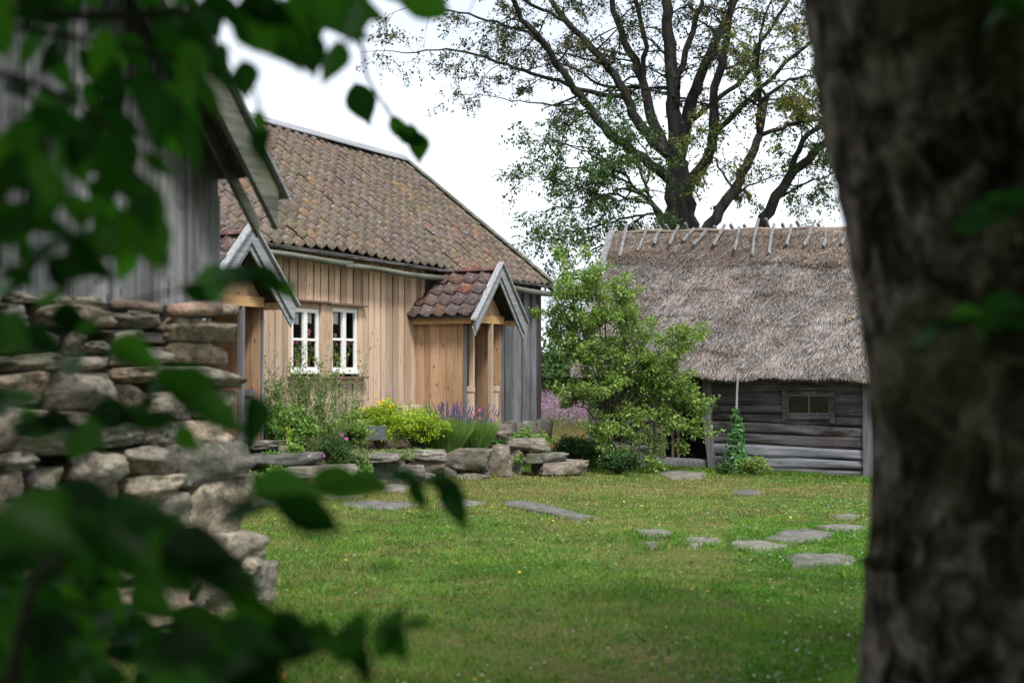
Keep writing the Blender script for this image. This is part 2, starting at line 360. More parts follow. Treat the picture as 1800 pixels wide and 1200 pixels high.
def groundmat():
    m, t, p, o = newmat("ground_soil"); N = NT(t)
    v = N.coords((1, 1, 1), world=True)
    c = N.ramp(N.noise(v, .35, 6, .6), [(.35, (.075, .10, .022)), (.5, (.12, .125, .035)), (.66, (.20, .155, .065))])
    c = N.mix(1, c, N.ramp(N.noise(v, 12, 6, .7), [(.3, .5), (.7, 1.4)]), 'MULTIPLY')
    N.l(c, p.inputs['Base Color']); p.inputs['Roughness'].default_value = .95; p.inputs['Specular IOR Level'].default_value = .1
    N.bump(p, N.noise(v, 20, 6, .7), .8, .04); return m
GROUND = groundmat()
def grassmat():
    m, t, p, o = newmat("lawn_grass"); N = NT(t)
    isl = N.n("NewGeometry").outputs['Random Per Island']; v = N.coords((1, 1, 0), world=True)
    green = N.ramp(isl, [(0, (.03, .115, .008)), (.5, (.09, .245, .015)), (1, (.24, .43, .06))])
    dry = N.ramp(isl, [(0, (.15, .13, .04)), (.5, (.30, .255, .10)), (1, (.48, .41, .22))])
    lush = N.ramp(isl, [(0, (.025, .095, .01)), (.5, (.06, .19, .017)), (1, (.15, .33, .045))])
    # dry band follows the trodden ground toward the houses
    sx = N.n("SeparateXYZ"); N.l(v, sx.inputs[0])
    band = N.ramp(N.math('MULTIPLY', sx.outputs[1], 1 / 40.), [(.22, .04), (.36, .07), (.48, .15), (.58, .21), (.66, .20), (.73, .0)])
    d = N.math('ADD', N.math('ADD', N.math('MULTIPLY', N.noise(v, .5, 5, .65, .6), .6), N.math('MULTIPLY', N.noise(v, 3.2, 3, .6), .4)), band)
    iv = N.math('MULTIPLY', N.math('SUBTRACT', N.math('FRACT', N.math('MULTIPLY', isl, 91.7)), .5), .22)
    f = N.ramp(N.math('ADD', d, iv), [(.57, 0.), (.71, .9)])
    lu = N.ramp(N.noise(v, .8, 4, .6, 1.), [(.42, 0.), (.58, 1.)])
    c = N.mix(f, N.mix(lu, green, lush), dry); c = N.mix(1, c, N.ramp(N.noise(v, 1.7, 5, .65), [(.32, .62), (.5, 1.), (.68, 1.3)]), 'MULTIPLY')
    N.l(c, p.inputs['Base Color']); p.inputs['Roughness'].default_value = .55; p.inputs['Specular IOR Level'].default_value = .25
    tr = N.n("BsdfTranslucent"); N.l(N.mix(1, c, (1.2, 1.3, .7), 'MULTIPLY'), tr.inputs[0]); ms = N.n("MixShader"); ms.inputs[0].default_value = .35
    N.l(p.outputs[0], ms.inputs[1]); N.l(tr.outputs[0], ms.inputs[2]); N.l(ms.outputs[0], o.inputs[0]); return m
GRASS = grassmat()

# ------------------------------------------------------------------ shape generators
def stone_vf(c, size, seed, k=.42, rough=.10, n=6, rot=0., tilt=0., facets=0):
    """rounded, lumpy block"""
    r = np.random.default_rng(seed); g = np.linspace(-1, 1, n + 1); V = []; F = []
    for ax in range(3):
        for sg in (-1, 1):
            base = len(V)
            for i in g:
                for j in g:
                    q = [0, 0, 0]; q[ax] = sg; q[(ax + 1) % 3] = i; q[(ax + 2) % 3] = j; V.append(q)
            for i in range(n):
                for j in range(n):
                    a = base + i * (n + 1) + j; f = (a, a + n + 1, a + n + 2, a + 1); F.append(f if sg > 0 else f[::-1])
    V = np.array(V, float); sph = V / np.linalg.norm(V, axis=1)[:, None]
    P = V * (1 - k) + sph * k * 1.25
    ph = r.uniform(0, 6.3, (6, 1)); K = r.normal(0, 1, (6, 3)) * np.array([1.5, 2.2, 3.2, 4.5, 6, 8])[:, None] * .8
    nse = (np.sin(K @ P.T + ph) * np.array([1, .8, .6, .45, .35, .25])[:, None]).sum(0)
    P = P * (1 + rough * nse[:, None] * .6)
    if facets:
        for _ in range(facets):
            d = r.normal(0, 1, 3); d[2] *= .6; d /= np.linalg.norm(d); o_ = r.uniform(.74, .98) * (np.abs(d).sum() * .62 + .30); pr = P @ d - o_
            P -= np.where(pr > 0, pr * .9, 0)[:, None] * d[None]
        hf = r.normal(0, 1, (5, 3)) * 9; P = P * (1 + .012 * np.sin(hf @ P.T + r.uniform(0, 6, (5, 1))).sum(0)[:, None]); P[:, 2] *= 1 + .12 * r.uniform(-1, 1) * P[:, 0]; P[:, 0] += .12 * r.uniform(-1, 1) * P[:, 2]
    P *= np.asarray(size) / 2
    ca, sa = math.cos(rot), math.sin(rot); P[:, :2] = P[:, :2] @ np.array([[ca, sa], [-sa, ca]])
    ct, st = math.cos(tilt), math.sin(tilt); P[:, [0, 2]] = P[:, [0, 2]] @ np.array([[ct, st], [-st, ct]])
    V2, inv = np.unique(np.round(P, 6), axis=0, return_inverse=True)
    inv = np.asarray(inv).ravel()
    return V2 + np.asarray(c), [tuple(inv[list(f)]) for f in F]

LEAF_T = {}
def leaf_tmpl(kind):
    if kind == 'hazel':
        half = [(0, 0), (.12, .17), (.32, .29), (.52, .30), (.74, .19), (.92, .06), (1.08, 0)]
    elif kind == 'oval':
        half = [(0, 0), (.3, .27), (.7, .24), (1, 0)]
    else:
        half = [(0, 0), (.45, .30), (1, 0)]
    V = []; F = []
    n = len(half)
    for i, (x, y) in enumerate(half): V.append((x - .0, 0, -.10 * (x ** 2)))
    for i, (x, y) in enumerate(half): V.append((x, y, y * .28 - .10 * x ** 2))
    for i, (x, y) in enumerate(half): V.append((x, -y, y * .28 - .10 * x ** 2))
    q = []; tr = []
    for i in range(n - 1):
        for off, fl in ((n, 0), (2 * n, 1)):
            a, b, c, d = i, i + 1, off + i + 1, off + i
            if i == 0: f = (a, b, c)
            elif i == n - 2: f = (a, b, d)
            else: f = (a, b, c, d)
            if fl: f = f[::-1]
            (q if len(f) == 4 else tr).append(f)
    return np.array(V, float), np.array(q).reshape(-1, 4), np.array(tr).reshape(-1, 3)
def leaves_mesh(name, P, X, Nn, S, mat, parent=None, kind='diamond'):
    """P (n,3) base, X (n,3) leaf direction, Nn (n,3) approximate normal, S (n,) length"""
    T, q, tr = leaf_tmpl(kind); n = len(P)
    X = X / (np.linalg.norm(X, axis=1)[:, None] + 1e-9)
    Y = np.cross(Nn, X); Y /= (np.linalg.norm(Y, axis=1)[:, None] + 1e-9); Z = np.cross(X, Y)
    rw = np.random.default_rng(n); wy = rw.uniform(.72, 1.22, n)[:, None, None]; wz = rw.uniform(-1.2, 3.0, n)[:, None, None]; bx = rw.normal(0, .14, n)[:, None, None]
    V = P[:, None, :] + S[:, None, None] * (T[None, :, 0, None] * X[:, None] + (T[None, :, 1, None] * wy + bx * T[None, :, 0, None] ** 2) * Y[:, None] + T[None, :, 2, None] * wz * Z[:, None])
    m = len(T); off = (np.arange(n) * m)[:, None, None]
    polys = []
    if len(q): polys.append((q[None] + off).reshape(-1, 4))
    if len(tr): polys.append((tr[None] + off).reshape(-1, 3))
    return arr_mesh(name, V.reshape(-1, 3), polys, mat, parent)
def rdir(n, up=0., r=rng):
    d = r.normal(0, 1, (n, 3)); d /= np.linalg.norm(d, axis=1)[:, None]; d[:, 2] += up
    return d / np.linalg.norm(d, axis=1)[:, None]
def blades_mesh(name, P, H, W, mat, parent=None, lean=.35, D=None, r=rng):
    """grass blades: base P, height H, width W"""
    n = len(P); a = r.uniform(0, 2 * math.pi, n); side = np.stack([np.cos(a), np.sin(a), 0 * a], 1)
    b = r.uniform(0, 2 * math.pi, n); ln = np.stack([np.cos(b), np.sin(b), 0 * b], 1) * (lean * r.uniform(.2, 1.6, n) * H)[:, None]
    up = np.zeros((n, 3)); up[:, 2] = 1
    if D is not None: up = D
    W = (W * np.ones(n))[:, None]; H1 = H[:, None]
    v0 = P - side * W / 2; v1 = P + side * W / 2
    mid = P + up * H1 * .55 + ln * .3; v2 = mid + side * W * .4; v3 = mid - side * W * .4; v4 = P + up * H1 + ln
    V = np.stack([v0, v1, v2, v3, v4], 1).reshape(-1, 3); o = np.arange(n) * 5
    return arr_mesh(name, V, [np.stack([o, o + 1, o + 2, o + 3], 1), np.stack([o + 3, o + 2, o + 4], 1)], mat, parent)

def bil(c00, c10, c01, c11, a, b):
    a = np.asarray(a)[..., None]; b = np.asarray(b)[..., None]
    return (1 - a) * (1 - b) * c00 + a * (1 - b) * c10 + (1 - a) * b * c01 + a * b * c11
def tile_roof(name, c00, c10, c01, c11, nc, nr, mat, parent, amp=.05, thick=.028, seed=1, skip=None, dip=None, step=.042):
    """c00/c10 ridge ends, c01/c11 eave ends; pantiles with rolled profile, lapping rows"""
    c00, c10, c01, c11 = [np.asarray(q, float) for q in (c00, c10, c01, c11)]
    r = np.random.default_rng(seed); Nrm = np.cross(c10 - c00, c01 - c00); Nrm /= np.linalg.norm(Nrm)
    if Nrm[2] < 0: Nrm = -Nrm
    K = 9; prof = np.linspace(0, 1, K); ph = prof * 2 * math.pi
    hz = amp * (np.cos(ph) * .55 + .25 * np.cos(2 * ph + 1.1))
    Vs = []; Fs = []; cnt = 0
    for i in range(nr):
        for j in range(nc):
            if skip and skip(j / nc, i / nr): continue
            ja, jb = r.normal(0, .012, 2); tl = r.normal(0, .006)
            a = (j + prof * 1.06 + ja) / nc; b0 = (i - .10 + jb) / nr; b1 = (i + 1.04 + jb) / nr
            sagb = 0 if dip is None else dip(a)
            rows = []
            top = bil(c00, c10, c01, c11, a, np.full(K, b0)) + Nrm * (hz + .0 + tl)[:, None]
            # rounded lower lip
            lip = .05 * np.sin(prof * math.pi)
            bot = bil(c00, c10, c01, c11, a, b1 + lip / nr * 2.2) + Nrm * (hz + step + tl)[:, None]
            und = bot - Nrm * thick
            if dip is not None:
                for q in (top, bot, und): q[:, 2] += sagb
            Vs.append(np.vstack([top, bot, und]))
            k = np.arange(K - 1); o = cnt * 3 * K
            Fs.append(np.concatenate([np.stack([o + k, o + K + k, o + K + k + 1, o + k + 1], 1), np.stack([o + K + k, o + 2 * K + k, o + 2 * K + k + 1, o + K + k + 1], 1)]))
            cnt += 1
    return arr_mesh(name, np.vstack(Vs), [np.vstack(Fs)], mat, parent, smooth=False)

# ================================================================== GROUND
def spaced(a, b, n, p=1.): return a + (b - a) * np.linspace(0, 1, n) ** p
xs = np.concatenate([-spaced(14, 400, 22, 2.4)[::-1], np.linspace(-13.6, 13.6, 120), spaced(14, 400, 22, 2.4)])
ys = np.concatenate([-spaced(6, 200, 14, 2.2)[::-1], np.linspace(-5.7, 45, 200), spaced(45.5, 900, 34, 2.6)])
GX, GY = np.meshgrid(xs, ys); GZ = zg(GX, GY)
far = sm(60, 300, GY); GZ = GZ + far * 2.0 * np.sin(GX * .012 + 1)
nx, ny = len(xs), len(ys)
ii = (np.arange(ny - 1)[:, None] * nx + np.arange(nx - 1)[None]).ravel()
g = arr_mesh("ground", np.stack([GX.ravel(), GY.ravel(), GZ.ravel()], 1), [np.stack([ii, ii + 1, ii + nx + 1, ii + nx], 1)], GROUND, smooth=True)
tag(g, "sloping farmyard ground under the lawn", "ground", kind='structure')

# ================================================================== FARMHOUSE
HF = Frame((-3.0, 25.0), math.atan2(.894, .448))
house = thing("farmhouse", "long farmhouse with pale pine boards, grey far end and mossy clay tiled roof", "house", (-3, 25, 0), HF.th)
hs = lambda px, t=0.: HF.hit(px, 600, t)[0]
hz_ = lambda px, py, t=0.: HF.hit(px, py, t)[2]
S_L, S_R = -7.5, 8.02
TR, TE = 3.6, -.27
eL = HF.hit(457, 420, TE); eR = HF.hit(966, 499, TE); rL = HF.hit(430, 207, TR); rR = HF.hit(712, 283, TR)
def lin(s, A, B): return A[2] + (B[2] - A[2]) * (s - A[0]) / (B[0] - A[0])
S_RR = max(eR[0], rR[0])
ezf = lambda s: lin(s, eL, eR); rzf = lambda s: lin(s, rL, rR)
def wall_top(s): return ezf(s) + .06
BASE = .58
def run_boards(mb, s0, s1, z0, z1, y=0., w=(.20, .22), proud=.010, th=.045, jit=.003, seed=0, gap=.019):
    r = random.Random(seed); s = s0; k = 0
    while s < s1 - .02:
        ww = w[k % 2] * r.uniform(.82, 1.2); e = min(s + ww, s1)
        zt0 = z1(s) if callable(z1) else z1; zt1 = z1(e) if callable(z1) else z1
        zb = (z0(s) if callable(z0) else z0) + r.uniform(-.015, .015)
        yy = y - (proud if k % 2 else 0) + r.uniform(-jit, jit); ov = -gap * r.uniform(.6, 1.3)
        c = [(s - ov, yy - th, zb), (e + ov, yy - th, zb), (e + ov, yy, zb), (s - ov, yy, zb), (s - ov, yy - th, zt0), (e + ov, yy - th, zt1), (e + ov, yy, zt1), (s - ov, yy, zt0)]
        mb.hexa(c); s = e; k += 1
sW0, sW1 = hs(504), hs(634)                      # window zone
zH = hz_(570, 535); zS = hz_(570, 661)
sPineEnd = hs(733)
m = MB()
run_boards(m, -5.3, sW0, BASE, wall_top, w=(.20, .24), seed=1)
run_boards(m, sW0 + .002, sW1, zH + .03, wall_top, w=(.20, .22), seed=2)
run_boards(m, sW0 + .002, sW1, BASE, zS - .12, w=(.20, .22), seed=3)
run_boards(m, sW1 + .002, sPineEnd, BASE, wall_top, w=(.20, .22), seed=4)
m.build("pine_wall", PINE, house)
m = MB(); run_boards(m, S_L, -5.3, BASE, wall_top, seed=5); m.build("weathered_wall", GREY, house); m = MB(); run_boards(m, hs(741), S_R - .18, .52, wall_top, y=.02, w=(.19, .23), proud=.035, seed=6)
m.build("weathered_wall", GREY, house)
m = MB()                                          # body behind the boards: walls with thickness, gables
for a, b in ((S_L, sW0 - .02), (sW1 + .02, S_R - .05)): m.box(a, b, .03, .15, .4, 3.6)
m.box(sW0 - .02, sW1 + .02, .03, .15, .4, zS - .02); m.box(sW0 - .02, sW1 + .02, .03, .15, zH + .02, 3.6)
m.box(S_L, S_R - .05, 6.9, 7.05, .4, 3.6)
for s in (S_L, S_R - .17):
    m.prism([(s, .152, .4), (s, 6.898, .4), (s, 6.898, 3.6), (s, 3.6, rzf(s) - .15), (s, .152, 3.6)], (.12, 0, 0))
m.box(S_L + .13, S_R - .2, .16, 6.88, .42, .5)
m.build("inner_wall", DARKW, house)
# far gable cladding seen at its edge
m = MB(); m.box(S_R - .045, S_R, -.035, 7.05, .5, 3.62); m.prism([(S_R - .045, -.03, 3.62), (S_R - .045, 7.05, 3.62), (S_R - .045, 3.6, rzf(S_R) - .12)], (.045, 0, 0)); m.build("gable_cladding", GREY, house)
m = MB(); m.box(S_R - .30, S_R + .03, -.06, -.018, .5, wall_top(S_R)); m.box(S_R + .003, S_R + .035, -.057, .25, .5, wall_top(S_R)); m.build("corner_board", DARKW, house)
m = MB(); a = sPineEnd; m.box(a, a + .12, -.10, .0, BASE, wall_top(a) - .02); m.build("corner_post", PINE, house)
# roof
e0 = np.array([S_L, TE, ezf(S_L)]); e1 = np.array([S_RR + .02, TE, ezf(S_RR)]); r0 = np.array([S_L, TR, rzf(S_L)]); r1 = np.array([S_RR + .02, TR, rzf(S_RR)])
tile_roof("roof_tiles", r0, r1, e0, e1, 50, 20, TILE, house, amp=.062, step=.026, seed=3, dip=lambda a: -.035 * np.sin(a * 9) - .02 * np.sin(a * 23 + 1))
m = MB()
Nn = np.cross(r1 - r0, e0 - r0); Nn /= np.linalg.norm(Nn); Nn = Nn if Nn[2] > 0 else -Nn
for q, dd in ((1, 0),):
    lo = [r0 - Nn * .12, r1 - Nn * .12, e1 - Nn * .12, e0 - Nn * .12]; hi = [p + Nn * .06 for p in lo]
    m.hexa(lo + hi)
bk0 = np.array([S_L, 7.45, ezf(S_L)]); bk1 = np.array([S_RR + .02, 7.45, ezf(S_RR)])
Nb = np.array([0, -Nn[1], Nn[2]])
m.hexa([bk0 - Nb * .1, bk1 - Nb * .1, r1 - Nb * .1, r0 - Nb * .1, bk0, bk1, r1, r0])
m.build("roof_deck", DARKW, house)
# eave boarding with ragged slate edge under the tiles
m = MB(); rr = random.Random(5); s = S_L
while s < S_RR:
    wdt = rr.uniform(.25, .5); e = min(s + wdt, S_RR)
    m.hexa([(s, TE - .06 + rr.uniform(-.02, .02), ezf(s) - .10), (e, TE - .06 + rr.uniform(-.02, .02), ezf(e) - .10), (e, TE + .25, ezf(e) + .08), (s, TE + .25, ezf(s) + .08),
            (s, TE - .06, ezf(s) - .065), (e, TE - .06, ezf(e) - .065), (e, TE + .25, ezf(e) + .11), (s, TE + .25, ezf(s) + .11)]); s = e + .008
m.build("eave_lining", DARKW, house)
m = MB(); pts = [(s, TE - .03, ezf(s) - .20 + .012 * math.sin(s * 2.3)) for s in np.linspace(hs(452, TE), S_RR + .12, 26)]
brk = min(range(26), key=lambda i: abs(pts[i][0] - hs(620, TE)))
m.tube(pts[:brk + 1], np.linspace(.05, .06, brk + 1), 8, wob=.08); m.tube([(p[0] - .25, p[1] - .01, p[2] - .03) for p in pts[brk:]], np.linspace(.052, .066, 26 - brk), 8, wob=.08)
m.build("eave_pole", MOSSW, house, smooth=True)
m = MB()
rp = lambda s, y=0, z=0: np.array([s, TR + y, rzf(s) + z])
m.hexa([rp(S_L, -.17, -.03), rp(S_RR, -.17, -.03), rp(S_RR, -.01, .10), rp(S_L, -.01, .10), rp(S_L, -.17, .0), rp(S_RR, -.17, .0), rp(S_RR, 0, .135), rp(S_L, 0, .135)])
m.hexa([rp(S_L, .0, .10), rp(S_RR, .0, .10), rp(S_RR, .17, -.03), rp(S_L, .17, -.03), rp(S_L, .0, .135), rp(S_RR, .0, .135), rp(S_RR, .17, 0), rp(S_L, .17, 0)])
m.build("ridge_cap", BARGE, house)
m = MB()
for yy, sg in ((TE - .05, -1), (7.5, 1)):
    e = np.array([S_RR + .0, yy, ezf(S_RR) - .02]); rr_ = np.array([S_RR + .0, TR, rzf(S_RR) + .06])
    m.plank(e, rr_, (.045, 0, 0), (0, 0, -.20)); m.plank(e + np.array([-.10, 0, .09]), rr_ + np.array([-.10, 0, .05]), (.17, 0, 0), (0, 0, -.035))
m.build("verge_board", MOSSW, house)
# foundation
m = MB(); r = random.Random(3); s = S_L
while s < S_R:
    ww = r.uniform(.35, .8); V, F = stone_vf((s + ww / 2, .12 + r.uniform(-.04, .04), .33 + r.uniform(-.03, .03)), (ww, .55, .52), int(s * 99) + 900, .3, .07); m.add(V, F); s += ww * .96
m.build("foundation", STONE_T, house, smooth=True)

# windows
def window(px0, px1, nm):
    s0, s1 = hs(px0), hs(px1); z0, z1 = hz_((px0 + px1) / 2, 655), hz_((px0 + px1) / 2, 542)
    m = MB(); y0, y1 = -.03, .02; fw = .075
    m.box(s0, s0 + fw, y0, y1, z0, z1); m.box(s1 - fw, s1, y0, y1, z0, z1)
    m.box(s0 + fw, s1 - fw, y0, y1, z1 - .07, z1); m.box(s0 + fw, s1 - fw, y0, y1, z0, z0 + .095)
    mid = (s0 + s1) / 2; m.box(mid - .055, mid + .055, y0 - .012, y1 - .003, z0 + .095, z1 - .07)
    zm = z0 + (z1 - z0) * .515
    m.box(s0 + fw, mid - .055, y0 + .006, y1 - .006, zm - .022, zm + .022); m.box(mid + .055, s1 - fw, y0 + .006, y1 - .006, zm - .022, zm + .022)
    m.box(s0 - .02, s1 + .02, y0 - .035, y0 - .002, z0 - .02, z0 + .05)
    f = m.build("window_frame", WHITE, house, bevel=.006)
    m = MB(); m.add([(s0 + fw - .01, 0, z0 + .085), (s1 - fw + .01, 0, z0 + .085), (s1 - fw + .01, 0, z1 - .06), (s0 + fw - .01, 0, z1 - .06)], [(0, 1, 2, 3)]); m.build("pane", GLASS, f)
    m = MB()                      # curtains: wavy strips inside
    for a, b, zt, zb in ((s0 + .08, mid - .04, z1 - .05, z1 - .27), (mid + .04, s1 - .08, z1 - .05, z1 - .24)) if px0 < 540 else ((s0 + .08, mid - .04, z1 - .05, z1 - .28), (mid + .05, mid + .21, z1 - .05, zm - .02)):
        xsn = np.linspace(a, b, 16); V = [(x, .07 + .012 * math.sin(i * 1.9), zz + (.012 * math.cos(i * 2.3) if zz == zb else 0)) for zz in (zb, zt) for i, x in enumerate(xsn)]
        m.add(V, [(i, i + 1, i + 17, i + 16) for i in range(15)])
    m.build("curtain", CURTAIN, f)
    return s0, s1, z0, z1
w1 = window(508.5, 558, 'a'); w2 = window(578.5, 625, 'b')
m = MB(); zt = zH + .03
m.box(w1[1] + .005, w2[0] - .005, -.075, .03, zS - .0, zH + .02)
m.box(w1[1] - .0, w1[1] + .004, -.02, .03, zS, zH); 
m.box(sW0 - .02, w1[0] - .004, -.045, .03, zS, zH + .01); m.box(w2[1] + .004, sW1, -.045, .03, zS, zH + .01)
m.box(w1[0] - .003, w1[1] + .003, -.04, .02, w1[3] + .002, zH + .01); m.box(w2[0] - .003, w2[1] + .003, -.04, .02, w2[3] + .002, zH + .01)
m.box(sW0 - .03, sW1 + .0, -.06, .0, zS - .13, zS - .045)
m.build("window_surround", PINE, house)
m = MB()
m.box(sW0 - .05, (w1[1] + w2[0]) / 2, -.15, .0, zH + .012, zH + .045); m.build("drip_board", BROWNW, house); m = MB(); m.box((w1[1] + w2[0]) / 2 + .01, sW1 + .02, -.15, .0, zH + .0, zH + .033); m.build("drip_board", BROWNW, house); m = MB()
m.box(sW0 - .05, sW1 + .02, -.17, .02, zS - .043, zS - .002)
m.build("window_sill", BROWNW, house)
# small window box pocket interior is the dark room behind

# geraniums on the inner sill
def geranium(px, pybase, heads, label, seed):
    b = HF.hit(px, pybase, .10); loc = HF.wor(b); t = thing("potted_geranium", label, "potted plant", loc, 0, "geraniums in the farmhouse windows")
    t.rotation_euler = (0, 0, HF.th)
    m = MB(); m.tube([(0, 0, 0), (0, 0, .02), (0, 0, .13), (0, 0, .131), (0, 0, .16)], [.05, .052, .068, .078, .08], 14); m.build("pot", POT, t, smooth=False)
    r = np.random.default_rng(seed)
    n_ = 46; P = r.normal(0, 1, (n_, 3)) * np.array([.075, .02, .09]) + np.array([0, -.03, .28]); P[:, 1] = np.clip(P[:, 1], -.07, .1)
    leaves_mesh("leaves", P, rdir(n_, .2, r) * np.array([1, .3, 1]), np.array([0, -1., .4]) + r.normal(0, .4, (n_, 3)), r.uniform(.06, .10, n_), SHRUB, t, 'hazel')
    m = MB()
    for k, (hx, hy, hr) in enumerate(heads):
        mh = MB()
        c = HF.hit(hx, hy, .08) - b; c[1] = -.025
        m.tube([(0, 0, .15), (c[0] * .7, -.01, c[2] * .6), c], [.005, .004, .003], 5)
        for q in range(15):
            d = r.normal(0, 1, 3); d[1] *= .5; d /= np.linalg.norm(d); V, F = stone_vf(c + d * hr * .8 * r.uniform(.2, 1) ** .4, (.042, .03, .036), seed * 50 + k * 20 + q, .8, .05, n=2); mh.add(V, F)
        mh.build("flower_head", PINK, t)
    m.build("stem", GSTEM, t)
geranium(519, 645, [(513, 601, .04), (520, 600, .045), (525, 608, .03)], "low pink geranium at the left edge of the left farmhouse window", 1)
geranium(539, 645, [(541, 584, .058), (535, 593, .03), (548, 614, .03), (543, 602, .025)], "tallest geranium, round pink head high in the right half of the left farmhouse window", 2)
geranium(582, 645, [(580, 589, .03), (588, 590, .035), (582, 606, .035), (589, 605, .03)], "geranium with two pink heads at the left edge of the right farmhouse window", 3)
geranium(605, 645, [(607, 604, .042), (615, 603, .036)], "geranium with low pink heads in the right half of the right farmhouse window", 4)

# porches
def porch(ds, pm):
    e = bpy.data.objects.new("porch", None); COL.objects.link(e); e.parent = house; e.location = (ds, 0, 0); e.empty_display_size = .2
    s0, s1 = 2.49, 3.94; fr = -1.13; sc_, rf = 3.26, -1.5; e0s, e1s = 2.20, 4.31; zE, zP = 2.74, 3.62; fl = .66
    m = MB(); m2 = MB()
    # side wall: wide flat boards running down
    y = fr; r = random.Random(8); k = 0
    while y < -.04:
        ww = r.uniform(.13, .24); yb = min(y + ww, -.035); pr = .018 if k % 2 else 0
        m.box(s0 - pr - .025, s0 - pr, y + .002, yb - .002, fl - .05, 2.60)
        m2.box(s1 + pr, s1 + pr + .025, y + .002, yb - .002, fl - .05, 2.60); y = yb; k += 1
    m.build("side_wall", PINE_PORCH, e); m2.build("side_wall", PINE_PORCH, e)
    m = MB(); y = s0 + .03
    while y < s1 - .03:
        ww = r.uniform(.12, .2); yb = min(y + ww, s1 - .03); m.box(y, yb - .003, -.10, -.07, fl, 2.75); y = yb
    # gable infill above the beam
    m.prism([(s0, fr - .02, 2.76), (s1, fr - .02, 2.76), ((s0 + s1) / 2, fr - .02, 3.45)], (0, .03, 0))
    m.build("inner_boarding", PINE_PORCH, e)
    m = MB()
    m.box(s0 - .02, s1 + .02, fr - .07, fr + .03, 2.605, 2.755); m.build("front_beam", PINE_X, e)
    m = MB(); m.box(s0 - .19, s0 - .06, fr - .22, -.03, 2.575, 2.675); m.build("wall_plate", PINE_Y, e); m = MB(); m.box(s1 + .06, s1 + .19, fr - .3, -.03, 2.575, 2.675); m.build("wall_plate", PINE_Y, e)
    for a in (2.66, 3.43):
        m = MB(); m.box(a, a + .075, fr - .07, fr + .02, fl, 2.603); m.build("post", pm, e, bevel=.008)
    m = MB(); m.box(s0 - .05, s0 - .02, fr - .04, fr + .02, fl, 2.60); m.build("corner_post", POSTW, e); m = MB(); m.box(s1 + .02, s1 + .05, fr - .04, fr + .02, fl, 2.60); m.build("corner_post", POSTW, e)
    for a in (s0 + .06, 3.56):
        m = MB(); m.box(a, a + .11, fr - .09, fr + .0, fl, 1.30); m.box(a - .015, a + .125, fr - .11, fr + .015, 1.30, 1.40); m.build("bench_end", pm, e)
    m = MB(); m.box(2.80, s1 - .03, -.45, -.11, 1.15, 1.19); m.box(s0 + .03, s1 - .03, fr + .02, -.11, fl - .05, fl); m.box(s0 + .03, s1 - .03, -.125, -.11, fl, 1.15)
    m.build("bench", BROWNW, e)
    # roof: two tiled slopes
    P0, P1 = np.array([sc_, rf + .06, zP]), np.array([sc_, .45, zP]); 
    A0, A1 = np.array([e0s, rf + .06, zE]), np.array([e0s, .25, zE])
    B0, B1 = np.array([e1s, rf + .06, zE]), np.array([e1s, .25, zE])
    tile_roof("roof_tiles", P1, P0, A1, A0, 6, 4, TILE_P, e, amp=.05, seed=5)
    tile_roof("roof_tiles", P0, P1, B0, B1, 6, 4, TILE_P, e, amp=.05, seed=6)
    m = MB()
    for a0, a1 in ((A0, A1), (B0, B1)):
        m.hexa([a0 + (0, 0, -.07), a1 + (0, 0, -.07), P1 + (0, 0, -.07), P0 + (0, 0, -.07), a0 + (0, 0, -.02), a1 + (0, 0, -.02), P1 + (0, 0, -.02), P0 + (0, 0, -.02)])
    m.build("roof_boarding", DARKW, e)
    m = MB(); n = 5
    for k in range(n):
        y0 = rf + .1 + k * .36; V = []
        for yy, rr_ in ((y0, .085), (y0 + .40, .07)):
            for q in range(7):
                an = math.pi * q / 6; V.append((sc_ + math.cos(an) * rr_ * 1.25, yy, zP - .0 + math.sin(an) * rr_))
        m.add(V, [(q, q + 1, q + 8, q + 7) for q in range(6)])
    m.build("ridge_tile", TILE_P, e)
    # barge boards: outer pair and inner pair, mitred at the peak
    tipL, tipR = 2.17, 4.35; zt = 2.50
    for sx in (tipL, tipR):
        m = MB(); pk = np.array([sc_, rf, 3.74]); tp = np.array([sx, rf, zt + .12])
        for dy, dz, h, th in ((0, 0, .19, .03), (.035, -.13, .17, .028)):
            m.prism([pk + (0, dy, dz), tp + (0, dy, dz), tp + (.07 * (1 if sx < sc_ else -1), dy, dz - h), pk + (0, dy, dz - h * 1.25)], (0, th, 0))
        # cover plank on top
        o = 1 if sx < sc_ else -1
        m.prism([pk + (0, -.05, .045), tp + (-.03 * o, -.05, .045), tp + (-.03 * o, -.05, .006), pk + (0, -.05, .006)], (0, .12, 0))
        m.build("barge_board", BARGE, e)
    return e
def tile_p():
    m = tile_mat("porch_clay_tiles", .25); t = m.node_tree
    for n in t.nodes:
        if n.type == 'VALTORGB' and len(n.color_ramp.elements) == 7:
            for el, c in zip(n.color_ramp.elements, [(.07, .048, .048), (.10, .058, .054), (.095, .072, .074), (.13, .062, .05), (.125, .10, .10), (.15, .062, .045), (.18, .066, .042)]): el.color = c + (1,)
    return m
TILE_P = tile_p()
porch(0., PINE); porch(-7.83, POSTW)

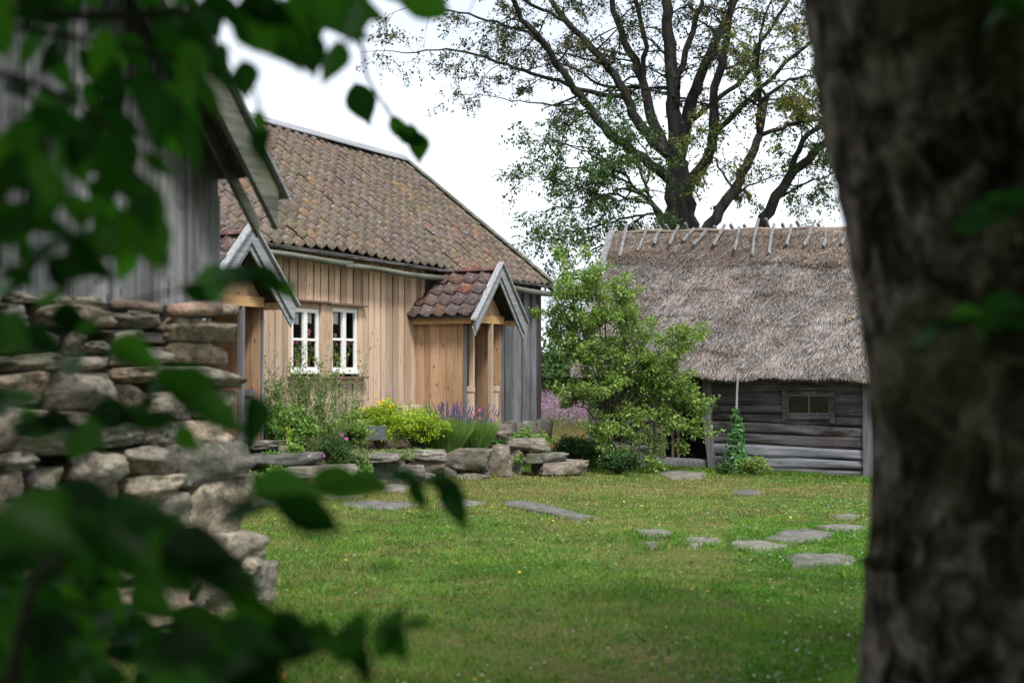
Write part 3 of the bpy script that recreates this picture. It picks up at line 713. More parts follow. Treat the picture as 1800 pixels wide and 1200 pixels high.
# ================================================================== TERRACE, STEPS
bed_front = [(425, 20.6), (540, 21.4), (632, 22.5), (700, 23.3), (760, 24.2), (830, 25.3), (893, 26.2)]
def bedz(k): return .22 + .22 * max(0, 1 - k * 3)
BF = [at(px, 700, Y)[:2] for px, Y in bed_front]
nS = 60; pl = np.array(BF); cum = np.concatenate([[0], np.cumsum(np.linalg.norm(np.diff(pl, axis=0), axis=1))])
tt = np.linspace(0, cum[-1], nS); Fx = np.interp(tt, cum, pl[:, 0]); Fy = np.interp(tt, cum, pl[:, 1])
V = []
for i in range(nS):
    sB = -3.6 + (5.6 + 3.6) * i / (nS - 1); B = HF.wor((sB, .1, 0)); z0 = .40 - .2 * sm(0, .35, i / nS)
    for j in range(14):
        k = j / 13; x = Fx[i] * (1 - k) + B[0] * k; y = Fy[i] * (1 - k) + B[1] * k
        z = z0 + (.56 - z0) * sm(0, 1, k) + .03 * math.sin(i * 1.3 + j * 2.1)
        if j == 0: V.append((x, y, -.5))
        V.append((x, y, z))
V = np.array(V); c = 15
q = (np.arange(nS - 1)[:, None] * c + np.arange(c - 1)[None]).ravel()
bed = arr_mesh("garden_bed", V, [np.stack([q, q + c, q + c + 1, q + 1], 1)], SOIL, smooth=True)
tag(bed, "raised soil of the flower bed in front of the farmhouse", "flower bed", kind='structure')
def bed_h(x, y):
    l = HF.loc((x, y, 0)); return .25 + .3 * float(sm(-2.3, -.2, l[1]))

def st_px(m, px0, py0, px1, py1, Y, dep=.5, seed=1, k=.3, rough=.08, rot=0, tilt=0., n=11):
    a = at(px0, py0, Y); b = at(px1, py1, Y)
    V, F = stone_vf(((a[0] + b[0]) / 2, Y + dep / 2, (a[2] + b[2]) / 2), (abs(b[0] - a[0]) * 1.02, dep, abs(a[2] - b[2]) * 1.04), seed, k, rough, n, rot, tilt, 7); m.add(V, F)
m = MB()
wl = [(628, 797, 700, 812, 22.5), (695, 792, 782, 808, 23.4), (712, 808, 780, 835, 23.5), (640, 812, 712, 850, 22.7), (700, 818, 745, 846, 23.3), (740, 824, 785, 850, 23.8),
      (775, 790, 860, 826, 24.6), (782, 824, 830, 845, 24.9), (795, 832, 858, 850, 24.6), (855, 786, 896, 838, 25.5), (730, 832, 765, 853, 23.4), (760, 845, 800, 856, 24.2),
      (845, 812, 862, 842, 25.2), (700, 845, 735, 856, 22.9), (655, 843, 690, 856, 22.6)]
for i, (a, b, c_, d, Y) in enumerate(wl): st_px(m, a, b, c_, d, Y, .55, 200 + i, .12, .07, tilt=random.uniform(-.05, .03))
for i in range(46):                                # packing stones behind
    k = random.random(); x = np.interp(k * cum[-1], cum, pl[:, 0]); y = np.interp(k * cum[-1], cum, pl[:, 1]) + .32
    if k < .42: continue
    V, F = stone_vf((x, y, random.uniform(-.35, .1)), (random.uniform(.3, .5), .4, random.uniform(.15, .3)), 300 + i, .4, .1, 4); m.add(V, F)
o = m.build("terrace_wall", STONE_T, smooth=True); tag(o, "low dry stone retaining wall holding up the flower bed", "stone wall")
def slab_thing(name, label, px0, py0, px1, py1, Y, dep, seed, rot=0, cat="stone slab", group=None, tilt=0., k=.22):
    m = MB(); st_px(m, px0, py0, px1, py1, Y, dep, seed, k * .4, .045, rot, tilt, 12)
    V = m.v[0]; c = np.array([V[:, 0].mean(), V[:, 1].mean(), V[:, 2].min()]); m.v[0] = V - c
    o = m.build(name, STONE_T, smooth=True); o.location = tuple(c); tag(o, label, cat, group); return o
slab_thing("stone_step", "rough top step stone right under the porch door posts", 850, 746, 894, 768, 26.4, .8, 401, .3, "step", "steps up to the right porch")
slab_thing("stone_step", "wide flat step slab second from the top, below the right porch", 868, 772, 960, 792, 26.6, .75, 402, .2, "step", "steps up to the right porch")
slab_thing("stone_step", "middle step slab below the right porch with grass over its left end", 920, 798, 992, 814, 26.5, .7, 403, .25, "step", "steps up to the right porch")
slab_thing("stone_step", "lowest step slab beside the dark bush, nearest the lawn", 943, 812, 1031, 834, 26.4, .8, 404, .2, "step", "steps up to the right porch")
slab_thing("stone_slab", "small grey block wedged between the right porch steps and the terrace wall", 893, 790, 918, 812, 26.6, .5, 405, 0, "stone", None, 0, .35)
slab_thing("stone_slab", "upright rough stone ending the terrace wall beside the steps", 888, 812, 915, 838, 26.4, .4, 406, 0, "stone", None, 0, .35)
slab_thing("stone_slab", "long dark stone under the wide step slab of the right porch", 880, 790, 930, 800, 27.1, .5, 411, 0, "stone", None, 0, .3)
slab_thing("stone_step", "highest slab of the left steps, a hollow with a small plant beneath it", 425, 774, 501, 790, 20.9, .8, 407, .25, "step", "steps up to the left porch")
slab_thing("stone_step", "thick middle slab of the left steps with a bright green clump before it", 420, 799, 549, 822, 20.5, .7, 408, .2, "step", "steps up to the left porch")
slab_thing("stone_step", "low long slab of the left steps reaching out below the round dark shrub", 470, 823, 618, 840, 20.2, .9, 409, .25, "step", "steps up to the left porch")
slab_thing("stone_slab", "grey wedge stone under the highest left step", 486, 784, 512, 803, 20.9, .4, 410, 0, "stone", None, 0, .4)
slab_thing("stone_trough", "pale sandstone block standing behind the yellow green shrub by the wall", 701, 713, 737, 729, 25.6, .35, 413, .3, "stone block", None, 0, .15).data.materials[0] = STONEP

# flagstones in the lawn
flags = [([(600, 888), (650, 884), (720, 886), (742, 891), (700, 897), (620, 896)], "long flat flagstone in the grass in front of the terrace wall, left of centre"),
         ([(766, 884), (820, 881), (854, 888), (830, 893), (775, 891)], "flagstone between the long left one and the slanting slab"),
         ([(886, 884), (925, 883), (985, 897), (1055, 914), (1020, 917), (960, 905), (895, 892)], "longest slanting slab crossing the dry middle of the lawn"),
         ([(1117, 936), (1150, 934), (1182, 938), (1175, 946), (1130, 946)], "small square flagstone alone in mid lawn, right of the slanting slab"),
         ([(1209, 951), (1240, 948), (1270, 952), (1262, 961), (1215, 962)], "flagstone at the left end of the right-hand group"),
         ([(1282, 956), (1330, 954), (1384, 964), (1350, 972), (1290, 968)], "thin flagstone just left of the big pale slab"),
         ([(1343, 953), (1380, 936), (1420, 934), (1468, 940), (1440, 953), (1390, 959)], "big pale slab in the middle of the right-hand group"),
         ([(1376, 983), (1420, 978), (1480, 979), (1500, 985), (1495, 997), (1400, 1000)], "nearest flagstone of the right-hand group, touching the foreground trunk"),
         ([(1432, 929), (1470, 926), (1522, 929), (1515, 936), (1440, 936)], "narrow flagstone behind the big pale slab by the foreground trunk"),
         ([(1462, 909), (1490, 906), (1512, 909), (1500, 917), (1468, 917)], "flagstone farthest back of the right-hand group"),
         ([(1285, 865), (1320, 862), (1345, 867), (1330, 873), (1292, 872)], "lone flagstone before the log wall near the hop pole"),
         ([(1158, 833), (1195, 829), (1238, 833), (1236, 843), (1185, 846)], "doorstep slab in front of the dark barn doorway"),
         ([(668, 857), (700, 853), (725, 858), (712, 868), (675, 867)], "flagstone close to the foot of the terrace wall at its left end"),
         ([(566, 874), (600, 870), (642, 874), (630, 879), (575, 880)], "narrow flagstone behind the long flat one near the left steps"),
         ([(440, 862), (490, 858), (532, 863), (510, 870), (440, 870)], "left flagstone below the left steps, partly behind the stone corner"),
         ([(440, 882), (480, 879), (512, 884), (500, 891), (440, 892)], "nearer of the two flagstones beside the stone corner"),
         ([(1126, 959), (1150, 957), (1165, 963), (1145, 968)], "tiny brownish flagstone chip below the small square one"),
         ([(1303, 931), (1320, 929), (1335, 932), (1322, 936)], "little stone half sunk in grass left of the big pale slab"),
         ([(1290, 949), (1300, 947), (1312, 950), (1300, 954)], "smallest stone beside the thin flagstone of the right-hand group")]
flag_polys = []
for i, (poly, lab) in enumerate(flags):
    r = np.random.default_rng(600 + i)
    W = np.array([ghit(px, py)[:2] for px, py in poly]); c0 = W.mean(0)
    # densify the outline with slight wobble
    out_ = []
    for k in range(len(W)):
        a, b = W[k], W[(k + 1) % len(W)]
        for f in (0, .33, .66): out_.append(a * (1 - f) + b * f + r.normal(0, .02, 2))
    W2 = np.array(out_); flag_polys.append(W2); cz = float(zg(*c0))
    n = len(W2); top = []; 
    for (x, y) in W2: top.append((x - c0[0], y - c0[1]))
    top = np.array(top); rings = [(1.02, -.1), (1.02, .020), (.985, .034), (.6, .040), (.25, .038)]
    V = []; F = []
    for sc_, z in rings:
        for (x, y) in top: V.append((x * sc_, y * sc_, float(zg(c0[0] + x * sc_, c0[1] + y * sc_)) - cz + z + (r.normal(0, .003) if z > .03 else 0)))
    for a in range(len(rings) - 1):
        for k in range(n): F.append((a * n + k, a * n + (k + 1) % n, (a + 1) * n + (k + 1) % n, (a + 1) * n + k))
    F.append(tuple((len(rings) - 1) * n + k for k in range(n)))
    m = MB(); m.add(V, F); o = m.build("flagstone", FLAG, smooth=True); o.location = (c0[0], c0[1], cz)
    tag(o, lab, "flagstone", "flagstones set in the lawn")

# ================================================================== BARN
BFm = Frame((1.76, 31.5), math.atan2(-.454, .891))
barn = thing("thatched_barn", "low weathered log barn with a thick grey thatched roof", "barn", (1.76, 31.5, 0), BFm.th)
B = BFm.hit
m = MB(); ml = MB()
bl = [(665, 668), (688, 690.7), (711, 711.5), (724, 734), (739, 751), (757, 770), (778, 790), (800, 809), (819, 826), (842, 850)]
sA, sB = B(1252, 700)[0], B(1522, 700)[0]
r = np.random.default_rng(5)
def logquad(mm, sa, sb, za0, za1, zb0, zb1, y=0., dep=.14, n=14):
    """log between two wavy lines; za at left, zb at right (0 bottom 1 top); rounded face"""
    xs_ = np.linspace(sa, sb, n); V = []; K = 6; p1, p2, am = r.uniform(0, 6, 3)
    for i, x in enumerate(xs_):
        f = (x - sa) / (sb - sa); lo = za0 * (1 - f) + zb0 * f; hi = za1 * (1 - f) + zb1 * f
        lo += .016 * math.sin(x * 2.1 + p1) + .005 * math.sin(x * 7 + p2); hi += .012 * math.sin(x * 1.7 + p2); h = hi - lo
        for k in range(K):
            a = k / (K - 1); V.append((x, y - .030 * math.sin(a * math.pi) ** .22 - .01 * math.sin(x * 3 + p1 + a * 3), lo + .008 + (h - .016) * a))
        V.append((x, y + dep, hi)); V.append((x, y + dep, lo))
    C = K + 2; F = [(i * C + k, (i + 1) * C + k, (i + 1) * C + (k + 1) % C, i * C + (k + 1) % C) for i in range(n - 1) for k in range(C)]
    F += [tuple(range(C)), tuple((n - 1) * C + k for k in range(C))[::-1]]
    mm.add(V, F)
winA, winB = B(1384, 700)[0], B(1461, 700)[0]
for i in range(len(bl) - 1):
    (l1, r1_), (l0, r0_) = bl[i], bl[i + 1]
    z = lambda px, py: B(px, py)[2]
    za1, zb1, za0, zb0 = z(1252, l1), z(1522, r1_), z(1252, l0), z(1522, r0_)
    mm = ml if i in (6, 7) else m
    if i in (1, 2):
        for a, b in ((sA, winA), (winB, sB)):
            fa, fb = (a - sA) / (sB - sA), (b - sA) / (sB - sA)
            logquad(mm, a, b, za0 + (zb0 - za0) * fa, za1 + (zb1 - za1) * fa, za0 + (zb0 - za0) * fb, za1 + (zb1 - za1) * fb, y=r.uniform(-.01, .01), n=8)
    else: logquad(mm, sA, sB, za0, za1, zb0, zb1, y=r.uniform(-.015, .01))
logquad(m, B(1170, 700)[0], sA - .02, B(1240, 684)[2], B(1240, 655)[2], B(1240, 684)[2], B(1240, 655)[2], y=.0, n=6)
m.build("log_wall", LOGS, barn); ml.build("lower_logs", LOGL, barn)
zt_ = B(1245, 652)[2]; gz = -.75
m = MB(); p = [(B(1245, 655)[0], -.06, zt_), (B(1246, 740)[0], -.07, B(1246, 740)[2]), (B(1253, 822)[0], -.06, B(1253, 826)[2] - .05)]
a = p; wd = .10
m.hexa([(a[2][0] - .05, -.13, a[2][2]), (a[2][0] + .08, -.13, a[2][2]), (a[2][0] + .08, .05, a[2][2]), (a[2][0] - .05, .05, a[2][2]), (a[1][0] - .10, -.13, a[1][2]), (a[1][0] + .085, -.13, a[1][2]), (a[1][0] + .085, .05, a[1][2]), (a[1][0] - .10, .05, a[1][2])])
m.hexa([(a[1][0] - .10, -.129, a[1][2]), (a[1][0] + .085, -.129, a[1][2]), (a[1][0] + .085, .05, a[1][2]), (a[1][0] - .10, .05, a[1][2]), (a[0][0] - .09, -.125, a[0][2]), (a[0][0] + .085, -.125, a[0][2]), (a[0][0] + .085, .05, a[0][2]), (a[0][0] - .09, .05, a[0][2])])
m.build("door_post", POSTW, barn, bevel=.01)
m = MB(); s = B(1524, 700)[0]; m.box(s - .07, s + .11, -.10, .12, gz, zt_, .004); m.build("corner_post", POSTW, barn, bevel=.01)
# left end: corner post, vertical boards beside the door, sill log, lintel
m = MB(); m.box(-.05, .13, -.08, .1, gz, zt_, .004); m.build("corner_post", POSTW, barn)
m = MB(); run_boards(m, .13, B(1172, 700)[0], lambda s: B(1130, 822)[2], B(1130, 690)[2], y=.0, w=(.13, .15), proud=.02, seed=21)
m.build("board_wall", DARKPINK if 'DARKPINK' in globals() else wood("reddish_boards", [(.3, (.07, .055, .055)), (.5, (.14, .115, .115)), (.72, (.22, .19, .19))], var=.35), barn)
m = MB(); logquad(m, .1, B(1252, 810)[0], B(1200, 830)[2], B(1200, 803)[2], B(1200, 830)[2], B(1200, 805)[2], y=-.05, n=10); m.build("sill_log", POSTW, barn)
m = MB(); logquad(m, .13, B(1172, 690)[0], B(1130, 689)[2], zt_, B(1130, 689)[2], zt_, y=-.02, n=8); m.build("lintel_log", LOGS, barn)
# door leaf opened inward (brown slats glimpsed at the left of the opening)
m = MB()
for px in (1176, 1186): m.box(B(px, 700)[0], B(px, 700)[0] + .045, .15, .19, B(1180, 806)[2], B(1180, 690)[2])
m.build("door", BROWNW, barn)
# other walls, dark floor
m = MB(); DP = 5.6; LEN = B(1526, 700)[0] + .05
LEN2 = LEN + 1.6
m.box(-.04, .06, .1, DP, gz, 1.55); m.box(-.04, LEN2, DP, DP + .12, gz, 1.55); m.box(LEN2 - .1, LEN2, .0, DP, gz, 1.55)
m.box(LEN + .1, LEN2 - .1, 0, .12, gz, 1.55); m.box(.1, LEN2 - .1, .15, DP - .02, -.62, -.5)
m.build("rear_wall", LOGS, barn)
# window
fx0, fx1 = B(1379, 700)[0], B(1466, 700)[0]; fz0, fz1 = B(1422, 738)[2], B(1422, 686)[2]
gx0, gx1, gz0, gz1 = B(1385, 700)[0], B(1459, 700)[0], B(1422, 727)[2], B(1422, 694)[2]
m = MB(); y = -.075
m.box(fx0 - .03, gx0 - .01, y, .0, fz0, fz1); m.box(gx1 + .01, fx1 + .03, y, .0, fz0 - .05, fz1 + .03); m.box(gx0 - .008, gx1 + .008, y + .01, .0, gz1 + .012, fz1 - .03); m.box(gx0 - .008, gx1 + .008, y + .01, .0, fz0 + .02, gz0 - .012)
fr = m.build("window_frame", LOGS, barn)
m = MB(); y = -.05; t_ = .018
m.box(gx0 - .006, gx1 + .006, y, y + .03, gz1 - t_, gz1 + .01); m.box(gx0 - .006, gx1 + .006, y, y + .03, gz0 - .01, gz0 + t_)
mid = B(1423, 700)[0]
for a in (gx0 - .004, mid - t_ / 2, gx1 + .004 - t_): m.box(a, a + t_, y, y + .028, gz0 + t_, gz1 - t_)
m.build("glazing_bar", POSTW, fr); m = MB(); m.add([(gx0, -.033, gz0), (gx1, -.033, gz0), (gx1, -.033, gz1), (gx0, -.033, gz1)], [(0, 1, 2, 3)]); m.build("pane", GLASSB, fr)
# thatch -----------------------------------------------------------
OV = -.42; RT = 2.75
ev = lambda px, py: B(px, py, OV); EA, EB = ev(1222, 655), ev(1530, 662)
RA, RB = B(1092, 408, RT), B(1490, 401, RT)
eaz = lambda s: lin(s, EA, EB); rz2 = lambda s: lin(s, RA, RB)
sl0, sl1 = RA[0] - .12, LEN2 + .35           # ridge extents
se0 = ev(1003, 640)[0]
c00 = np.array([sl0, RT, rz2(sl0)]); c10 = np.array([sl1, RT, rz2(sl1)]); c01 = np.array([se0, OV, eaz(se0)]); c11 = np.array([sl1 + .1, OV, eaz(sl1)])
TN = np.cross(c10 - c00, c01 - c00); TN /= np.linalg.norm(TN); TN = TN if TN[2] > 0 else -TN
def th_surf(a, b, off=0.):
    """a along, b down the slope; returns point on the thatch"""
    P = bil(c00, c10, c01, c11, a, b)
    ln = np.asarray(a) * 8.5; d = np.asarray(b) * 4.6
    h = .05 * np.sin(ln * 1.7 + d * 1.1) + .035 * np.sin(ln * 3.9 - d * 2.3 + 1) + .02 * np.sin(ln * 8.1 + d * 5)
    h = h * np.minimum(1, np.asarray(b) * 6 + .2) - .10 * np.sin(np.asarray(b) * math.pi)
    st = (d + .12 * np.sin(ln * 1.1) + .05 * np.sin(ln * 3.3)) / .92; ci = np.floor(st); mk = sm(.35, .75, np.sin(ln * 1.25 + ci * 2.4) + .5 * np.sin(ln * 2.9 + ci * 1.1)); h = h + (.016 + .036 * mk) * ((st % 1.0) - .5)     # lapping courses
    return P + TN * (h + off)[..., None]
na, nb = 140, 130
A_, B_ = np.meshgrid(np.linspace(0, 1, na), np.linspace(0, 1, nb)); S_ = th_surf(A_, B_, -.05)
V = S_.reshape(-1, 3)
und = (bil(c00, c10, c01, c11, A_, B_) - TN * .26)
und[..., 2] += .10 * B_ ** 6; V = np.vstack([V, und.reshape(-1, 3)])
i0 = (np.arange(nb - 1)[:, None] * na + np.arange(na - 1)[None]).ravel(); M_ = na * nb
Q = [np.stack([i0, i0 + na, i0 + na + 1, i0 + 1], 1), np.stack([i0, i0 + 1, i0 + na + 1, i0 + na], 1) + M_]
k = np.arange(na - 1); e = (nb - 1) * na; Q.append(np.stack([e + k, e + M_ + k, e + M_ + k + 1, e + k + 1], 1))
k = np.arange(nb - 1) * na
for cidx in (0, na - 1): Q.append(np.stack([k + cidx, k + cidx + na, k + cidx + na + M_, k + cidx + M_], 1))
# back slope
bkv = [np.array([sl0, RT, rz2(sl0)]), np.array([sl1, RT, rz2(sl1)]), np.array([sl1, DP + .4, eaz(sl1)]), np.array([se0, DP + .4, eaz(se0)])]
nV = len(V); V = np.vstack([V, bkv, [p - np.array([0, 0, .3]) for p in bkv]])
Q.append(np.array([[nV, nV + 1, nV + 2, nV + 3], [nV + 4, nV + 7, nV + 6, nV + 5], [nV + 3, nV + 2, nV + 6, nV + 7], [nV, nV + 3, nV + 7, nV + 4]]))
thatch = arr_mesh("thatch", V, Q, STRAW, barn, smooth=True)
def straws(name, n, b0, b1, L0, L1, wmin, wmax, jit, lift, mat, seed, a0=0., a1=1., off=0., pw=1.):
    r = np.random.default_rng(seed); a = r.uniform(a0, a1, n); b = b0 + (b1 - b0) * r.uniform(0, 1, n) ** pw
    P = th_surf(a, b, off - .015); dn = (c01 - c00) * .5 + (c11 - c10) * .5; dn /= np.linalg.norm(dn)
    al = (c10 - c00) / np.linalg.norm(c10 - c00)
    D = dn[None] + al[None] * r.normal(0, jit, n)[:, None] + TN[None] * np.abs(r.normal(lift, lift * .6, n))[:, None]
    D /= np.linalg.norm(D, axis=1)[:, None]; Ln = r.uniform(L0, L1, n)[:, None]; W = r.uniform(wmin, wmax, n)[:, None]
    sd_ = np.cross(D, TN); sd_ /= np.linalg.norm(sd_, axis=1)[:, None]
    nn = TN[None] * .006
    V = np.stack([P - sd_ * W / 2, P + sd_ * W / 2, P + D * Ln + sd_ * W * .35, P + D * Ln - sd_ * W * .35], 1)
    V[:, 2:, 2] -= (Ln[:, 0] ** 2 * .15)[:, None]
    o = np.arange(n) * 4
    return arr_mesh(name, V.reshape(-1, 3), [np.stack([o, o + 1, o + 2, o + 3], 1)], mat, thatch)
tag(straws("straw", 190000, .01, .99, .10, .24, .007, .016, .20, .15, STRAW, 1), kind='stuff')
tag(straws("eave_straw", 9000, .965, 1.0, .08, .17, .006, .014, .12, .02, STRAW, 2, off=-.0), kind='stuff')
tag(straws("eave_straw", 7000, .985, 1.0, .04, .12, .006, .014, .12, .02, STRAW, 22, off=-.12), kind='stuff')
tag(straws("ridge_straw", 34000, -.012, .20, .14, .36, .006, .014, .6, .22, STRAWR, 3, pw=.9), kind='stuff')
tag(straws("loose_straw", 1400, .02, .95, .25, .5, .006, .010, .7, .3, STRAWR, 4), kind='stuff')
# ridge roll
m = MB(); pts = [(s, RT, rz2(s) + .0 + .02 * math.sin(s * 5)) for s in np.linspace(sl0 + .02, sl1 - .02, 40)]; m.tube(pts, .045, 9, wob=.12); m.build("ridge_roll", STRAWR, barn, smooth=True)
# verge board at the left gable
m = MB(); p0 = c00 + TN * .06 + np.array([-.02, 0, .02]); p1 = c01 + TN * .06; m.plank(p0, p0 + (p1 - p0) * .72, np.array([-.16, 0, 0.]), TN * -.05); m.build("verge_board", POLEW, barn)
# ridge poles: crossing pairs of split wood
pol = [(435, 85, 405, 220), (525, 85, 480, 195), (580, 100, 550, 165), (655, 90, 615, 168), (722, 100, 672, 152), (772, 105, 715, 168), (850, 85, 800, 170), (910, 95, 888, 192), (992, 62, 965, 215), (1058, 82, 1035, 208), (1130, 85, 1108, 170), (1215, 90, 1182, 172), (1280, 105, 1265, 178), (1362, 108, 1340, 168), (1440, 90, 1412, 175)]
def slope_hit(px, py, off):
    d = ray(px, py); Dl = np.array([np.dot(d, BFm.u), np.dot(d, BFm.n), d[2]]); C_ = BFm.loc((0, 0, CAMZ))
    P = c00 + TN * off; k = np.dot(P - C_, TN) / np.dot(Dl, TN); return C_ + Dl * k
for i, (x0, y0, x1, y1) in enumerate(pol):
    rr = random.Random(i); lo = slope_hit(920 + x1 / 2.4, 360 + y1 / 2.4, .10); hi = B(920 + x0 / 2.4, 360 + y0 / 2.4, RT - .02)
    m = MB(); d = hi - lo; w_ = .045; ax = d / np.linalg.norm(d); sd_ = np.cross(ax, TN); sd_ /= np.linalg.norm(sd_)
    a, b, c_ = sd_ * w_ * rr.uniform(.8, 1.2), sd_ * -w_ * rr.uniform(.8, 1.1), TN * .07
    bend = sd_ * rr.uniform(-.04, .04)
    for q0, q1 in ((lo, lo + d * .5 + bend), (lo + d * .5 + bend, hi)):
        V = [q0 + a, q0 + b, q0 + c_, q1 + a * .8, q1 + b * .8, q1 + c_ * .8]
        m.add(V, [(0, 1, 2), (3, 5, 4), (0, 3, 4, 1), (1, 4, 5, 2), (2, 5, 3, 0)])
    o = m.build("ridge_pole", POLEW, barn)
    m = MB(); top = hi + np.array([rr.uniform(.05, .14), .07, rr.uniform(.0, .09)]); bot = np.array([hi[0] + rr.uniform(.15, .45), RT + .9, hi[2] - 1.0])
    m.plank(bot, top, np.array([.055, 0, 0]), np.array([0, .05, .04])); m.build("ridge_pole", POSTW, barn)
# fallen leaves on the thatch
r = np.random.default_rng(9); n = 34; a = r.uniform(.02, .75, n); b = r.uniform(.08, .97, n); P = th_surf(a, b, .07)
nn = np.tile(TN, (n, 1)) + r.normal(0, .3, (n, 3)); xd = r.normal(0, 1, (n, 3))
tag(leaves_mesh("fallen_leaves", P, xd, nn, r.uniform(.06, .1, n), FALLEN, barn, 'oval'), kind='stuff')
# bench against the barn
bo = BFm.wor((.95, -.35, 0)); bz = float(zg(bo[0], bo[1])); bench = thing("low_bench", "low plank bench standing against the vertical boards beside the barn door", "bench", (bo[0], bo[1], bz), BFm.th)
m = MB(); m.box(-.55, .55, -.16, .16, .40, .45, .003); m.build("seat", POSTW, bench)
for s in (-.42, .40): m = MB(); m.box(s, s + .06, -.13, .13, 0, .398); m.build("leg", POSTW, bench)

# hop pole and vine
pb = BFm.wor(B(1293, 835, -.55)); pz = float(zg(pb[0], pb[1])); ptop = BFm.wor(B(1297, 655, -.50))
pole = thing("hop_pole", "thin peeled pole leaning on the thatch eave", "pole", (pb[0], pb[1], pz)); dl = ptop - np.array([pb[0], pb[1], pz])
m = MB(); m.tube([(0, 0, -.05), dl * .5 + np.array([-.015, 0, 0]), dl], [.032, .028, .022], 8); m.build("pole_shaft", POLEW, pole, smooth=True)
vine = thing("hop_vine", "dark green hop vine climbing the thin pole before the log wall", "climbing plant", (pb[0], pb[1], pz))
r = np.random.default_rng(31); n = 620; h = r.uniform(0, 1, n) ** 1.25; ww = np.interp(h, [0, .25, .5, .62, .8, 1], [.34, .26, .17, .19, .13, .04])
an = r.uniform(0, 6.28, n); P = np.stack([np.cos(an) * ww * r.uniform(.3, 1, n), np.sin(an) * ww * .7, .02 + h * 1.30], 1) + dl[None] * (h * .55)[:, None] * np.array([1, 1, 0])
P[h < .18, 0] *= 1.5
leaves_mesh("foliage", P, rdir(n, -.3, r), np.stack([np.cos(an), np.sin(an) - .6, .7 + 0 * an], 1), r.uniform(.06, .12, n), VINE, vine, 'hazel')
m = MB(); m.tube([(.03 * math.cos(t * 9), .03 * math.sin(t * 9), t * 1.3) for t in np.linspace(0, 1, 30)] + 0 * np.array(dl), .006, 5); m.build("stem", GSTEM, vine)

# ================================================================== STORE HOUSE (near left)
SF = Frame((-1.80, 9.8), HF.th); store = thing("stone_storehouse", "near grey timber storehouse on a rough dry stone ground storey", "storehouse", (-1.8, 9.8, 0), SF.th)
Sh = SF.hit
m = MB()
zl = [(505, 130, 700, 205), (515, 203, 705, 270), (470, 270, 725, 330), (370, 320, 460, 400), (150, 285, 365, 400), (-40, 290, 155, 390), (-60, 400, 320, 525), (320, 430, 465, 510), (460, 345, 560, 430), (555, 340, 715, 425), (505, 430, 722, 510), (530, 495, 752, 608), (400, 510, 530, 592), (235, 530, 405, 642), (100, 570, 205, 657), (395, 597, 555, 660), (115, 630, 395, 765), (398, 655, 570, 757), (545, 605, 772, 768), (560, 768, 640, 822), (610, 760, 782, 842), (690, 838, 772, 872), (735, 865, 827, 985), (600, 845, 740, 965), (380, 760, 570, 860), (200, 760, 385, 850), (325, 920, 560, 1015), (505, 975, 640, 1095), (170, 1040, 330, 1135), (310, 1015, 505, 1150), (635, 965, 800, 1060), (640, 1055, 790, 1130), (440, 855, 610, 930), (60, 850, 330, 960), (60, 955, 330, 1045), (-60, 660, 115, 790), (-60, 780, 70, 960), (-60, 960, 170, 1130), (500, 1090, 660, 1180), (660, 1125, 800, 1200), (330, 1145, 500, 1240), (60, 1130, 330, 1240),
      (340, 110, 505, 168), (640, 88, 697, 132), (425, 168, 535, 208), (205, 170, 268, 242), (260, 195, 345, 245), (340, 160, 430, 218), (190, 240, 330, 290), (330, 215, 520, 275), (-40, 160, 205, 240), (-40, 235, 190, 290), (120, 80, 340, 165), (-60, 80, 120, 160), (180, 62, 330, 110), (30, 48, 180, 92), (-60, 40, 30, 90), (400, 104, 500, 140), (350, 272, 470, 322), (0, 525, 110, 575), (-60, 570, 100, 665), (450, 428, 515, 512)]
for i, (a, b, c_, d) in enumerate(zl):
    P0 = Sh(a / 1.667, 480 + b / 1.667); P1 = Sh(c_ / 1.667, 480 + d / 1.667); dep = random.uniform(.35, .5); yo = random.uniform(-.03, .05)
    V, F = stone_vf(((P0[0] + P1[0]) / 2, dep / 2 + yo, (P0[2] + P1[2]) / 2), (abs(P1[0] - P0[0]) * .98, dep, abs(P0[2] - P1[2]) * .93), 700 + i, random.uniform(.18, .36), .09, 13, 0, random.uniform(-.05, .05), 8); m.add(V, F)
r1 = Sh(500 / 1.667, 532)[0]; r2 = Sh(640 / 1.667, 532)[0]
# stones further left, the return wall and the dark core
rr = random.Random(12)
z = -.1
while z < 1.95:
    hh = rr.uniform(.14, .26); s = -5.2
    while s < -2.75:
        ww = rr.uniform(.25, .6); V, F = stone_vf((s + ww / 2, .2, z + hh / 2), (ww, .45, hh), rr.randrange(9999), .35, .09, 4); m.add(V, F); s += ww
    t = .5
    while t < 4.2:
        ww = rr.uniform(.3, .6); V, F = stone_vf((-.05 + .12 - z * .14, t + ww / 2, z + hh / 2), (.45, ww, hh), rr.randrange(9999), .35, .09, 4); m.add(V, F); t += ww
    z += hh * .96
m.build("stone_wall", STONE, store, smooth=True)
m = MB(); m.box(-5.2, -.42, .3, 4.1, -.3, 1.98); m.build("wall_core", SOIL, store)
m = MB()                                           # rolls of bark / rounded coping logs on the wall head
for a, b, c_, d, rad in ((500, 112, 640, 106, .042), (640, 112, 690, 108, .033), (330, 92, 470, 104, .03)):
    P0 = Sh(a / 1.667, 480 + b / 1.667, -.02); P1 = Sh(c_ / 1.667, 480 + d / 1.667, -.02); m.tube([P0, (P0 + P1) / 2 + (0, 0, .01), P1], [rad, rad * 1.12, rad], 9, wob=.08)
BIRCH = stone_mat("birch_bark", [(.3, (.16, .11, .085)), (.5, (.36, .27, .22)), (.7, (.50, .42, .36))], lichen=.5)
m.build("coping_log", BIRCH, store, smooth=True)
